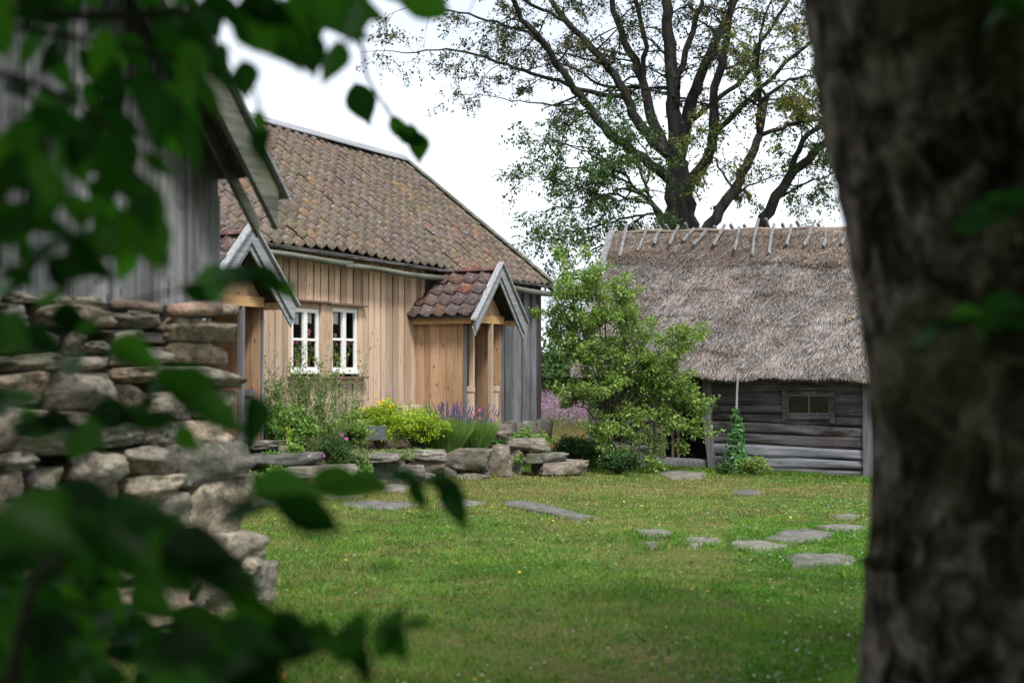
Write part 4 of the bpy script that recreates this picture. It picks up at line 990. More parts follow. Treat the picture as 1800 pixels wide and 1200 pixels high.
# upper timber wall
cs = Sh(398, 400)[0]; zb = Sh(300, 536)[2]
A0, A1 = Sh(357, 217, -.05), Sh(450, 400, -.05); slope = (A0[2] - A1[2]) / (A1[0] - A0[0]); slope = min(max(slope, .8), 1.5)
rooft = lambda s: A1[2] + (A1[0] - s) * slope + .05
print("store slope", slope, A0, A1, "corner", cs, zb)
RS = -2.9                                          # ridge position
m = MB(); s = cs; k = 0; rr = random.Random(4)
while s > -5.2:
    ww = (.27 if k % 2 == 0 else .085) * rr.uniform(.85, 1.15); e = s - ww
    pr = 0 if k % 2 == 0 else .032; ov = .0 if k % 2 == 0 else .012
    f = lambda q: min(rooft(q), rooft(2 * RS - q)) - .01
    zb_ = zb + rr.uniform(-.02, .01) + (.0 if k % 2 else .004)
    m.hexa([(e - ov, .10 - pr - .03, zb_), (s + ov, .10 - pr - .03, zb_), (s + ov, .10 - pr, zb_), (e - ov, .10 - pr, zb_), (e - ov, .10 - pr - .03, f(e)), (s + ov, .10 - pr - .03, f(s)), (s + ov, .10 - pr, f(s)), (e - ov, .10 - pr, f(e))])
    s = e; k += 1
m.build("board_wall", GREYL2, store)
m = MB(); m.box(cs - .03, cs + .03, .075, 4.1, zb, rooft(cs) - .14); m.box(-5.25, -5.2, .1, 4.1, zb, 2.6); m.box(-5.2, cs - .03, .12, .16, zb, rooft(cs) - .3); m.prism([(-5.2, .13, zb), (cs - .04, .13, zb), (cs - .04, .13, rooft(cs) - .2), (RS, .13, rooft(RS) - .2), (-5.2, .13, rooft(cs) - .2)], (0, .03, 0)); m.build("side_wall", GREYL, store)
def rafter(y0, y1, dz0, dz1, mat, name, s_end, top_s=RS):
    m = MB()
    for mir in (0, 1):
        q = lambda s: (2 * RS - s) if mir else s
        m.hexa([(q(s_end), y0, rooft(s_end) + dz0), (q(s_end), y1, rooft(s_end) + dz0), (q(top_s), y1, rooft(top_s) + dz0), (q(top_s), y0, rooft(top_s) + dz0),
                (q(s_end), y0, rooft(s_end) + dz1), (q(s_end), y1, rooft(s_end) + dz1), (q(top_s), y1, rooft(top_s) + dz1), (q(top_s), y0, rooft(top_s) + dz1)])
    return m.build(name, mat, store)
rafter(-.08, -.05, -.12, .0, MOSSW, "inner_barge_board", A1[0])
C1 = Sh(492, 351, -.32); C0 = Sh(469, 381, -.32); zc = rooft(C1[0]); 
dzt = Sh(485, 350, -.32)[2] - rooft(Sh(485, 350, -.32)[0]); wv = Sh(410, 182, -.32); 
dz_hi = Sh(492, 351, -.32)[2] - rooft(Sh(492, 351, -.32)[0]); dz_lo = C0[2] - rooft(C0[0])
print("outer barge", C1, C0, dz_hi, dz_lo)
rafter(-.36, -.32, dz_lo, dz_hi, MOSSW, "outer_barge_board", (C1[0] + C0[0]) / 2)
rafter(-.40, -.30, dz_hi, dz_hi + .03, BARGE, "roof_edge_board", C1[0])
rafter(-.315, 4.5, .02, .06, DARKW, "roof_boarding", (C1[0] + C0[0]) / 2 - .05)
rafter(-.318, 4.5, .06, .14, MOSSW, "roof_covering", (C1[0] + C0[0]) / 2 - .05)

# ================================================================== LAWN
def in_poly(x, y, P):
    c = np.zeros(len(x), bool); j = len(P) - 1
    for i in range(len(P)):
        xi, yi = P[i]; xj, yj = P[j]; t = ((yi > y) != (yj > y)) & (x < (xj - xi) * (y - yi) / (yj - yi + 1e-12) + xi); c ^= t; j = i
    return c
bed_poly = [tuple(p) for p in pl] + [tuple(HF.wor((6.2, 0, 0))[:2]), tuple(HF.wor((-7, 0, 0))[:2])]
barn_poly = [tuple(BFm.wor(p)[:2]) for p in ((-.1, -.1, 0), (LEN2, -.1, 0), (LEN2, DP, 0), (-.1, DP, 0))]
def lawn_points(n, y0, y1, seed, pw=1.):
    r = np.random.default_rng(seed); y = y0 + (y1 - y0) * r.uniform(0, 1, n) ** pw; hw = y * .36 + 1.3; x = r.uniform(-1, 1, n) * hw
    x = np.where(x < -.235 * y - .3, -x * .6, x)
    wear = np.sin(x * 1.3 + 1.1 * np.sin(y * .8) + .7) * np.sin(y * 1.05 + .8 * np.sin(x * .9)) + .35 * np.sin(x * 4.1 + y * 3.3); ok = (r.uniform(0, 1, len(x)) > .62 * sm(.35, .95, wear))
    ok &= ~in_poly(x, y, bed_poly) & ~in_poly(x, y, barn_poly)
    for P in flag_polys:
        c = P.mean(0); ok &= ~in_poly(x, y, c + (P - c) * 1.0) & ~in_poly(x, y + .10, P)
    return x[ok], y[ok], r
VS, HS, WS = [], [], []
for n, y0, y1, sd_, h0, h1, wd in ((150000, 5.5, 10.5, 1, .02, .052, .0045), (190000, 10.5, 17, 2, .018, .042, .007), (170000, 17, 25, 3, .018, .040, .010), (130000, 25, 36, 4, .022, .055, .014)):
    x, y, r = lawn_points(n, y0, y1, sd_)
    tuft = .5 + .5 * np.sin(x * 1.7 + 1.3 * np.sin(y * .9)) * np.sin(y * 1.3 + x * .4)
    t2 = .5 + .5 * np.sin(x * 5.3 + 2 * np.sin(y * 3.1)) * np.sin(y * 4.7 + 1.7 * np.sin(x * 2.9)); H = r.uniform(h0, h1, len(x)) * (.45 + .6 * tuft + .55 * t2 ** 2) * np.where(r.uniform(0, 1, len(x)) > .985, 1.8, 1)
    H = H * (1 + 1.1 * sm(.35, .9, np.sin(x * 2.2 + 1.5 * np.sin(y * 1.7)) * np.sin(y * 2.0 + x)) * sm(1.2, -.6, x) * sm(8, 10, y) * sm(16, 13, y))
    H = H * np.where((r.uniform(0, 1, len(x)) > .994) & (y > 9), 2.2, 1)
    VS.append(np.stack([x, y, zg(x, y) - .004], 1)); HS.append(H); WS.append(np.full(len(x), wd) * r.uniform(.6, 1.3, len(x)))
lawn = blades_mesh("lawn_grass", np.vstack(VS), np.concatenate(HS), np.concatenate(WS), GRASS, lean=.75)
tag(lawn, "short mixed green and dry grass of the yard", "grass", kind='stuff')
# longer tufts along stones, walls and barn
ed = []
r = np.random.default_rng(77)
for P in flag_polys:
    for _ in range(int(9 * len(P))):
        k = r.integers(len(P)); a, b = P[k], P[(k + 1) % len(P)]; q = a + (b - a) * r.uniform() + r.normal(0, .03, 2); c = P.mean(0); q = c + (q - c) * 1.05
        for _ in range(5): ed.append(q + r.normal(0, .04, 2))
nfl = len(ed)
for k in np.linspace(.3, 1, 260):
    x = np.interp(k * cum[-1], cum, pl[:, 0]); y = np.interp(k * cum[-1], cum, pl[:, 1])
    for _ in range(12): ed.append(np.array([x + r.normal(0, .12), y - .18 + r.normal(0, .12)]))
for s in np.linspace(-.3, LEN + .3, 420):
    c = BFm.wor((s, -.22, 0))[:2]
    for _ in range(14): ed.append(c + r.normal(0, .13, 2))
ed = np.array(ed); P = np.column_stack([ed, zg(ed[:, 0], ed[:, 1])])
o = blades_mesh("edge_grass", P, r.uniform(.03, .09, len(P)) * np.where(np.arange(len(P)) < nfl, .85, 1.5), np.full(len(P), .009), GRASS, lean=.6)
tag(o, "longer grass left standing around stones and walls", "grass", kind='stuff')
# broad weeds, clover heads, dandelions, dead leaves
x, y, r = lawn_points(30000, 6, 30, 41); kk = np.sin(x * 1.9 + 1.2 * np.sin(y * 1.3)) * np.cos(y * 1.6 + x * .5) > -.25; x, y = x[kk], y[kk]; n = len(x); P = np.stack([x, y, zg(x, y) + r.uniform(.01, .04, n)], 1)
WEED = leafmat("weed_leaves", [(0, (.04, .12, .015)), (.5, (.08, .19, .025)), (1, (.14, .26, .05))], .35, world_scale=.6)
o = leaves_mesh("lawn_weeds", P, rdir(n, .1, r) * np.array([1, 1, .4]), rdir(n, 1.5, r), r.uniform(.02, .05, n), WEED, None, 'oval'); tag(o, "clover and plantain leaves among the grass", "weeds", kind='stuff')
def dots(name, n, y0, y1, sz, mat, seed, lab, hgt=.05, cl=None):
    x, y, r = lawn_points(n, y0, y1, seed); m = MB()
    if cl:
        kk = np.sin(x * 1.1 + cl) * np.sin(y * .8 + cl * 2) > -.1; x, y = x[kk], y[kk]
    for a, b in zip(x, y):
        s = sz * r.uniform(.6, 1.2); z = float(zg(a, b)) + hgt * r.uniform(.6, 1.3)
        T = np.array([(1, 0, 0), (-1, 0, 0), (0, 1, 0), (0, -1, 0), (0, 0, .8), (0, 0, -.6)]) * s / 2 + (a, b, z)
        m.add(T, [(0, 2, 4), (2, 1, 4), (1, 3, 4), (3, 0, 4), (2, 0, 5), (1, 2, 5), (3, 1, 5), (0, 3, 5)])
    tag(m.build(name, mat), lab, "flowers", kind='stuff')
dots("clover_flowers", 700, 6, 24, .016, CLOVER, 51, "small white clover heads scattered in the lawn", cl=1.)
dots("yellow_flowers", 26, 7, 30, .028, YELLOW, 52, "a few yellow hawkweed dots in the lawn")
x, y, r = lawn_points(320, 6, 31, 61); n = len(x)
xb = [BFm.wor((s, -.4 - abs(r.normal(0, .5)), 0)) for s in r.uniform(1, LEN, 260)]
P = np.stack([x, y, zg(x, y) + .03], 1); P = np.vstack([P, [(q[0], q[1], float(zg(q[0], q[1])) + .05) for q in xb]]); n = len(P)
o = leaves_mesh("fallen_leaves", P, rdir(n, 0, r) * np.array([1, 1, .3]), rdir(n, 1.5, r), r.uniform(.02, .05, n), FALLEN, None, 'oval'); tag(o, "brown and yellow dead leaves lying in the grass", "leaves", kind='stuff')

# ================================================================== PLANTS
def clump(name, label, cat, base, size, n, mat, ls, kind='oval', up=.6, seed=1, stems=10, core=.35, flowers=None, group=None, flat=1., stemmat=None, dens=1.):
    """a plant: stems fanning from base, leaves set along twigs in uneven lobes. base world pos, size (w,d,h)"""
    r = np.random.default_rng(seed); t = thing(name, label, cat, base, 0, group); w_, d_, h_ = size
    m = MB(); tips = []
    for k in range(stems):
        a = r.uniform(0, 6.28); rad = r.uniform(.15, 1) ** .6; hh = h_ * r.uniform(.6, 1.) * math.sqrt(max(.15, 1 - (rad * .8) ** 2))
        tip = np.array([math.cos(a) * w_ / 2 * rad, math.sin(a) * d_ / 2 * rad, hh]); mid = tip * np.array([.4, .4, .55]) + r.normal(0, .03, 3) * w_
        m.tube([(0, 0, -.05), mid, tip], [max(.004, h_ * .012), max(.003, h_ * .008), .002], 4, cap=False); tips.append((mid, tip))
    m.build("stem", stemmat or STEM, t)
    per = max(1, n // (stems * 3)); P = []; X = []
    for mid, tip in tips:
        for q in range(3):
            o = mid + (tip - mid) * r.uniform(0, 1); e = o + rdir(1, .4, r)[0] * np.array([w_, d_, h_]) * r.uniform(.10, .24)
            f = r.uniform(0, 1, per)[:, None]; pp = o + (e - o) * f + r.normal(0, 1, (per, 3)) * np.array([w_, d_, h_]) * .035
            P.append(pp); X.append(rdir(per, up, r) + (e - o)[None] / (np.linalg.norm(e - o) + 1e-6) * .7)
    P = np.vstack(P); X = np.vstack(X); P[:, 2] = np.abs(P[:, 2])
    S = r.uniform(ls * .6, ls * 1.25, len(P)); Nn = rdir(len(P), .8, r) + np.array([0, -.5, 0])
    leaves_mesh("foliage", P, X, Nn, S, mat, t, kind)
    if flowers:
        fm, fn, fs, zr = flowers; mb = MB()
        for k in range(fn):
            a = r.uniform(0, 6.28); rad = r.uniform(0, 1) ** .5 * .9; z = h_ * (r.uniform(*zr)) * math.sqrt(max(.1, 1 - (rad * .75) ** 2))
            c = np.array([math.cos(a) * w_ / 2 * rad, math.sin(a) * d_ / 2 * rad, z])
            for q in range(4):
                V, F = stone_vf(c + r.normal(0, fs * .3, 3), (fs, fs, fs * .7), seed * 100 + k * 5 + q, .8, .05, n=1); mb.add(V, F)
        tag(mb.build("flowers", fm, t), kind="stuff")
    return t
def bp(px, py, Y):
    p = at(px, py, Y); return (p[0], p[1], bed_h(p[0], p[1]) - .03)
def gp(px, py):
    p = ghit(px, py); return (p[0], p[1], p[2] - .01)
def wispy(name, label, base, n, h, spread, mat, seed, leaf=.035, per=26, flow=None, cat="plant"):
    r = np.random.default_rng(seed); t = thing(name, label, cat, base); m = MB(); P = []; X = []; FL = []
    for k in range(n):
        b = np.array([r.normal(0, spread * .6), r.normal(0, spread * .25), 0]); hh = h * r.uniform(.55, 1.05); l = np.array([r.normal(0, .16), r.normal(0, .08), 0]) * hh
        pts = np.array([b, b + l * .35 + (0, 0, hh * .5), b + l + (0, 0, hh)]); m.tube(pts, [.005, .004, .002], 4, cap=False)
        for q in range(5):                          # side shoots
            f = r.uniform(.3, .95); o = pts[0] * (1 - f) + pts[2] * f; e = o + rdir(1, .9, r)[0] * hh * .16; m.tube([o, e], [.003, .0015], 3, cap=False)
            g_ = r.uniform(0, 1, per // 5)[:, None]; P.append(o + (e - o) * g_ + r.normal(0, .008, (per // 5, 3))); X.append(rdir(per // 5, .5, r))
        f = r.uniform(.05, 1, per)[:, None]; P.append(pts[0] * (1 - f) + pts[2] * f + r.normal(0, .012, (per, 3))); X.append(rdir(per, .6, r))
        FL.append(pts[2])
    m.build("stem", GSTEM, t); P = np.vstack(P); X = np.vstack(X)
    leaves_mesh("foliage", P, X, rdir(len(P), .3, r), r.uniform(leaf * .6, leaf * 1.3, len(P)), mat, t, 'diamond')
    if flow:
        fm, fs, fl, ln = flow
        for tp in FL:
            if r.uniform() > fl: continue
            mb = MB()
            for q in range(max(1, int(ln / fs * 1.1))):
                V, F = stone_vf(tp + (r.normal(0, fs * .2), r.normal(0, fs * .2), -q * fs * .8), (fs, fs, fs * .9), seed * 77 + q, .8, .1, n=1); mb.add(V, F)
            mb.build("flower", fm, t)
    return t
wispy("wormwood_plant", "tall wispy silvery green plant reaching over the window sill", bp(530, 770, 22.0), 74, 1.6, .55, HERB, 61, .04, 40)
wispy("wormwood_plant", "shorter wispy plant left of the tall one, beside the left porch", bp(480, 770, 21.6), 38, 1.15, .32, HERB, 62, .04, 36)
wispy("wormwood_plant", "thin wispy plant leaning right below the window, before the golden shrub", bp(600, 765, 23.0), 34, 1.0, .4, HERB, 63, .035, 30)
clump("garden_herb", "mid green leafy herb mass under the wispy plants", "plant", bp(500, 780, 21.4), (1.1, .6, .8), 4200, LAVG, .06, seed=71, stems=30)
clump("garden_herb", "bright leafy herb between the round dark shrub and the golden one", "plant", bp(600, 772, 22.6), (1.0, .6, .72), 3600, SHRUB, .05, seed=72, stems=28)
clump("round_shrub", "round dark green heather like shrub at the bed's left corner", "shrub", (at(585, 812, 21.3)[0], 21.3, .18), (.62, .5, .62), 5200, DARKB, .03, seed=73, stems=60, up=1.)
clump("round_shrub", "brownish green low shrub spilling over the stones right of the round dark shrub", "shrub", (at(622, 815, 21.9)[0], 21.9, .12), (.5, .45, .42), 3000, HERB, .03, seed=74, stems=40, up=1.)
clump("golden_shrub", "broad yellow green shrub in front of the boarded wall, left half", "shrub", bp(668, 775, 23.9), (1.15, .7, .80), 6200, GOLD, .042, seed=75, stems=70, flowers=(YELLOW, 26, .03, (.85, 1.05)))
clump("golden_shrub", "broad yellow green shrub beside the lavender, right half", "shrub", bp(735, 778, 24.4), (1.05, .7, .80), 6800, GOLD, .042, seed=76, stems=74)
clump("golden_shrub", "paler yellow flowering shoots standing up behind the golden shrub", "shrub", bp(668, 745, 24.6), (.5, .4, .8), 1100, GOLD, .04, seed=77, stems=18, flowers=(YELLOW, 22, .03, (.7, 1.05)))
clump("low_thyme_mat", "low olive green cushion between the slate plate and the terrace wall", "ground cover", (at(665, 795, 22.9)[0], 22.9, .18), (1.25, .5, .24), 5200, HERB, .03, seed=78, stems=70, up=1.)
clump("low_thyme_mat", "low green cushion on top of the wall below the golden shrub", "ground cover", (at(735, 792, 23.9)[0], 23.9, .18), (.7, .4, .2), 2600, LAVG, .03, seed=79, stems=40, up=1.)
# lavender: fans of fine blades with purple spikes
def lavender(label, base, wdt, h, n, seed):
    r = np.random.default_rng(seed); t = thing("lavender_bush", label, "lavender", base, 0, "lavender bushes on the terrace")
    a = r.uniform(0, 6.28, n); rad = r.uniform(0, 1, n) ** .5; P = np.stack([np.cos(a) * rad * wdt * .32, np.sin(a) * rad * wdt * .25, 0 * a], 1)
    D = np.stack([np.cos(a) * rad * .55, np.sin(a) * rad * .5, 1 + 0 * a], 1); H = h * r.uniform(.45, .85, n)
    blades_mesh("foliage", P, H, .010, LAVG, t, .15, D, r)
    m = MB(); mb = MB()
    for k in range(78):
        a = r.uniform(0, 6.28); rad = r.uniform(0, 1) ** .5; b = np.array([math.cos(a) * rad * wdt * .3, math.sin(a) * rad * wdt * .25, 0]); hh = h * r.uniform(.62, 1.18)
        tp = b + np.array([math.cos(a) * rad * .42, math.sin(a) * rad * .3, 1]) * hh; m.tube([b, tp], .003, 3, cap=False)
        for q in range(5):
            V, F = stone_vf(tp - (tp - b) * q * .035 + r.normal(0, .004, 3), (.024, .024, .03), seed * 99 + q, .8, .1, n=1); mb.add(V, F)
    tag(m.build("stem", GSTEM, t), kind="stuff"); tag(mb.build("flowers", PURPLE, t), kind="stuff")
lavender("lavender bush with purple spikes next to the golden shrub", bp(778, 778, 24.9), 1.0, .74, 4200, 81)
lavender("lavender bush at the right end of the terrace in front of the porch", bp(822, 780, 25.5), 1.05, .70, 4400, 82)
wispy("cosmos_flower", "thin pink cosmos flowers rising from the lavender in front of the porch", bp(842, 770, 25.6), 7, .75, .14, LAVG, 83, .03, 10, flow=(MAGENTA, .055, .8, .03), cat="flower")
wispy("cosmos_flower", "single tall stem with magenta flower behind the golden shrub", bp(702, 760, 24.4), 3, 1.05, .1, LAVG, 84, .03, 8, flow=(MAGENTA, .05, .8, .03), cat="flower")
wispy("mullein_stalk", "upright yellowish seed stalk with broad leaves above the left steps", (at(512, 800, 21.0)[0], 21.0, .35), 1, .62, .01, GOLD, 85, .04, 60, flow=(SEED, .026, 1, .3))
clump("leafy_weed", "broad leaved weed at the foot of the yellowish stalk", "plant", (at(515, 800, 20.9)[0], 20.9, .36), (.42, .3, .22), 90, SHRUB, .12, 'hazel', seed=86, stems=8)
wispy("foxglove_flower", "small purple flower beside the slate plate and dark shrub", (at(602, 775, 21.9)[0], 21.9, .4), 2, .36, .02, LAVG, 87, .03, 10, flow=(MAGENTA, .06, 1, .06), cat="flower")
wispy("foxglove_flower", "small purple flower low in front of the round dark shrub", (at(568, 822, 20.9)[0], 20.9, .25), 1, .2, .01, LAVG, 88, .03, 8, flow=(MAGENTA, .06, 1, .06), cat="flower")
clump("spurge_clump", "bright green clump in front of the thick left step", "plant", (at(493, 832, 20.3)[0], 20.2, .1), (.36, .3, .24), 800, SHRUB, .04, seed=89, stems=26, up=1.)
clump("spurge_clump", "small green plant in the hollow under the highest left step", "plant", (at(478, 803, 20.6)[0], 20.7, .32), (.3, .2, .2), 420, LAVG, .05, 'hazel', seed=90, stems=12)
clump("spurge_clump", "reddish grassy clump by the stone corner at the left steps", "plant", (at(455, 842, 20.1)[0], 19.9, .06), (.4, .3, .22), 900, HERB, .035, seed=91, stems=26, up=1.)
clump("spurge_clump", "green tuft growing over the left end of the terrace wall", "plant", (at(628, 845, 21.8)[0], 21.9, -.05), (.5, .4, .36), 1500, LAVG, .04, seed=92, stems=30, up=1.)
clump("fern_patch", "soft green ferns against the foundation right of the porch", "fern", (at(905, 772, 27.6)[0], 27.2, .15), (.8, .4, .5), 2200, LAVG, .045, seed=93, stems=34)
clump("fern_patch", "ferns below the grey house corner", "fern", (at(945, 778, 28.2)[0], 27.6, .02), (.75, .4, .55), 1600, SHRUB, .04, seed=94, stems=26)
clump("fern_patch", "small leafy plant in the crack between the step stones", "fern", (at(914, 815, 26.3)[0], 26.3, -.08), (.25, .2, .26), 260, SHRUB, .05, seed=95, stems=10)
clump("leafy_weed", "dark leafy weed under the top step stone", "plant", (at(878, 780, 26.2)[0], 26.2, .25), (.4, .2, .18), 300, DARKB, .06, 'hazel', seed=96, stems=10)
clump("leafy_weed", "weedy green clump with small yellow flowers right of the hop vine, against the log wall", "weed", gp(1322, 838), (.75, .4, .42), 1500, SHRUB, .05, seed=97, stems=26, flowers=(YELLOW, 7, .025, (.6, 1.)))
clump("leafy_weed", "small weed at the foot of the barn door post", "weed", gp(1268, 836), (.5, .3, .28), 800, DARKB, .05, seed=98, stems=18)
# slate plate
sp = at(662, 773, 23.1); plate = thing("slate_plate", "dark blank slate plate standing in the flower bed", "plate", (sp[0], sp[1], sp[2] - .0), R(18))
m = MB(); m.box(-.16, .155, -.008, .008, 0, .225, .003); m.build("plate_face", SLATE, plate, bevel=.003); m = MB(); m.box(-.165, -.155, -.012, .012, -.2, .23); m.build("plate_stake", BROWNW, plate)

# ------------------------------------------------ trees
def skeleton_tree(name, label, limbs, Y, mat, leafm, seed, base_px, twig=(3, .95), leaf=.11, levels=2, dens=1., up=.25, rscale=1., depth=1.3, droop=0., cat="tree", crownkind='oval', bare=.25, lv_n=9, zb=None):
    """limbs: list of (points[(px,py)], w0, w1 in photo px). grows branches and leaf sprays from them"""
    r = np.random.default_rng(seed); b = at(base_px[0], base_px[1], Y); gz_ = float(zg(b[0], Y)) - .1; t = thing(name, label, cat, (b[0], Y, gz_))
    O = np.array([b[0], Y, gz_]); tm = MB(); mb = MB(); P = []; X = []; allq = []
    for li, (pts, w0, w1) in enumerate(limbs):
        n = len(pts); dy = 0 if li == 0 else r.uniform(-1, 1) * depth
        Q = []; y0_ = 0.; snap = None
        if allq:
            a0_ = at(pts[0][0], pts[0][1], Y) - O; AQ = np.vstack(allq); dd_ = (AQ[:, 0] - a0_[0]) ** 2 + (AQ[:, 2] - a0_[2]) ** 2; y0_ = AQ[dd_.argmin(), 1] if dd_.min() < .7 else 0.; snap = AQ[dd_.argmin()] if dd_.min() < 1.6 else None
        for k, (px, py) in enumerate(pts):
            f = k / (n - 1); Q.append(at(px, py, Y + y0_ + dy * f) - O)
        if snap is not None: Q[0] = snap
        Q = np.array(Q)
        # smooth resample
        s_ = np.linspace(0, n - 1, (n - 1) * 4 + 1); Qs = np.stack([np.interp(s_, np.arange(n), Q[:, i]) for i in range(3)], 1)
        for _ in range(2): Qs[1:-1] = (Qs[:-2] + Qs[1:-1] * 2 + Qs[2:]) / 4
        allq.append(Qs.copy()); rad = np.linspace(w0, w1, len(Qs)) * Y / FPX / 2 * rscale * (1 if li == 0 else .86); Qs[1:-1] += r.normal(0, .03, (len(Qs) - 2, 3))
        (tm if li == 0 else mb).tube(Qs, rad, 9 if li == 0 else 7, wob=.06)
        # side branches
        L_ = np.linalg.norm(np.diff(Qs, axis=0), axis=1).sum()
        nb_ = int(L_ * twig[0] * dens)
        if li == 0: nb_ = 0
        for _ in range(nb_):
            f = r.uniform(bare, 1) * (len(Qs) - 1); i = min(int(f), len(Qs) - 2); o = Qs[i] + (Qs[i + 1] - Qs[i]) * (f - i)
            d = (Qs[i + 1] - Qs[i]); d /= np.linalg.norm(d); dd = rdir(1, up, r)[0]; dd = dd - d * np.dot(dd, d) * .6 + d * .35
            grow(mb, P, X, r, o, dd, twig[1] * r.uniform(.6, 1.5), max(.008, min(rad[i] * .35, .04)), levels, droop, lv_n)
        grow(mb, P, X, r, Qs[-1], (Qs[-1] - Qs[-2]), twig[1] * 1.2, rad[-1], levels, droop, lv_n)
    tr = tm.build("trunk", mat, t, smooth=True); mb.build("branches", mat, t, smooth=True)
    P = np.vstack(P); X = np.vstack(X); N_ = rdir(len(P), 1.1, r)
    leaves_mesh("crown", P, X, N_, r.uniform(leaf * .6, leaf * 1.2, len(P)), leafm, t, crownkind)
    return t
def grow(mb, P, X, r, o, d, L_, rad, lv, droop, nl):
    d = d / (np.linalg.norm(d) + 1e-9); pts = [o]; n = 4
    for k in range(n):
        d = d + r.normal(0, .16, 3) + np.array([0, 0, -droop * .25]); d /= np.linalg.norm(d); pts.append(pts[-1] + d * L_ / n)
    mb.tube(pts, np.linspace(rad, rad * .35, n + 1), 4 if rad > .012 else 3, cap=False)
    if lv > 0:
        for k in range(4 if lv > 1 else 4):
            f = r.uniform(.25, 1) * n; i = min(int(f), n - 1); q = pts[i] + (pts[i + 1] - pts[i]) * (f - i)
            dd = d * .7 + r.normal(0, .7, 3) * np.array([1, 1, .45]); grow(mb, P, X, r, q, dd, L_ * r.uniform(.45, .7), rad * .5, lv - 1, droop, nl)
    if lv <= 1:
        k = max(2, int(nl * r.uniform(.3, 1.4))); f = r.uniform(.15, 1, k); A = np.array(pts)
        pp = np.stack([np.interp(f * n, np.arange(n + 1), A[:, i]) for i in range(3)], 1) + r.normal(0, .045, (k, 3))
        P.append(pp); X.append(d[None] * .5 + rdir(k, -.15, r))
g4 = lambda *p: [(640 + x / 2.143, y / 2.143) for x, y in p]
limbs = [
    (g4((1195, 1500), (1195, 1000), (1193, 850), (1185, 700), (1178, 590), (1172, 480)), 92, 16),
    (g4((1160, 700), (1090, 620), (940, 525), (860, 420), (800, 345), (700, 200), (600, 80), (520, -60), (440, -200)), 24, 7),
    (g4((1150, 630), (1060, 500), (1000, 400), (950, 290), (860, 190), (760, 80), (680, -20), (600, -180)), 25, 8),
    (g4((1150, 590), (1080, 440), (1045, 310), (985, 160), (930, 0), (900, -200)), 25, 9),
    (g4((1178, 610), (1172, 450), (1165, 330), (1150, 170), (1140, 0), (1150, -260)), 36, 18),
    (g4((1200, 620), (1225, 420), (1275, 260), (1340, 120), (1400, 0), (1470, -180)), 30, 10),
    (g4((1205, 720), (1290, 600), (1325, 500), (1310, 380), (1360, 190), (1385, 0), (1380, -200)), 26, 10),
    (g4((1325, 520), (1420, 400), (1560, 265), (1690, 150), (1800, 60)), 12, 5),
    (g4((985, 385), (850, 345), (700, 300), (560, 255), (440, 210), (320, 185), (150, 200)), 11, 2.5),
    (g4((1120, 400), (1050, 300), (1060, 130), (1010, -40), (1000, -200)), 14, 7),
    (g4((1240, 450), (1320, 385), (1430, 300), (1500, 150), (1610, -10), (1700, -140)), 12, 5),
    (g4((700, 200), (620, 120), (500, 90), (350, 50), (220, 20)), 8, 2.5),
    (g4((760, 80), (640, 20), (480, -60), (380, -120)), 8, 3),
    (g4((1165, 330), (1230, 160), (1270, 20), (1290, -180)), 16, 7),
    (g4((1045, 310), (900, 330), (800, 260), (700, 190)), 8, 2.5),
    (g4((850, 345), (780, 400), (650, 390), (520, 370)), 5, 2),
]
skeleton_tree("old_maple", "huge old dark trunked tree with many rising limbs behind the barn ridge", limbs, 40, BARK, MAPLE, 101, (1195, 700), twig=(1.5, 1.2), leaf=.085, levels=2, up=.15, depth=2.4, droop=.3, lv_n=13, bare=.30)
limbs2 = [(g4((1200, 1300), (1240, 950), (1290, 860), (1400, 710), (1460, 600), (1490, 510)), 26, 14), (g4((1490, 510), (1495, 380), (1480, 250), (1500, 100)), 12, 5), (g4((1485, 520), (1600, 470), (1700, 450), (1850, 400)), 10, 5), (g4((1400, 710), (1330, 620), (1300, 560)), 6, 2), (g4((1495, 380), (1600, 300), (1700, 280)), 8, 3), (g4((1350, 780), (1450, 700), (1560, 660)), 6, 2)]
skeleton_tree("leaning_tree", "slimmer tree leaning right behind the barn, yellowing leaves", limbs2, 38.5, BARK, leafmat("yellowing_leaves", [(0, (.05, .09, .03)), (.5, (.10, .14, .035)), (1, (.20, .20, .05))], .35, dead=(.76, (.30, .21, .04)), world_scale=.5), 102, (1195, 700), twig=(2.6, 1.2), leaf=.095, levels=2, depth=1.2, droop=.3, bare=.25, lv_n=18)
limbs3 = [(g4((1400, 1300), (1460, 950), (1500, 830), (1600, 665), (1700, 570), (1800, 490)), 26, 12), (g4((1600, 650), (1650, 520), (1740, 440), (1850, 360)), 14, 6), (g4((1540, 760), (1640, 700), (1750, 660)), 7, 3), (g4((1800, 490), (1900, 350), (1950, 200)), 10, 5)]
skeleton_tree("leaning_tree", "rightmost leaning tree over the barn roof beside the foreground trunk", limbs3, 39.5, BARK, BEECH, 103, (1290, 700), twig=(2.6, 1.2), leaf=.095, levels=2, depth=1.2, droop=.3, bare=.25, lv_n=18)
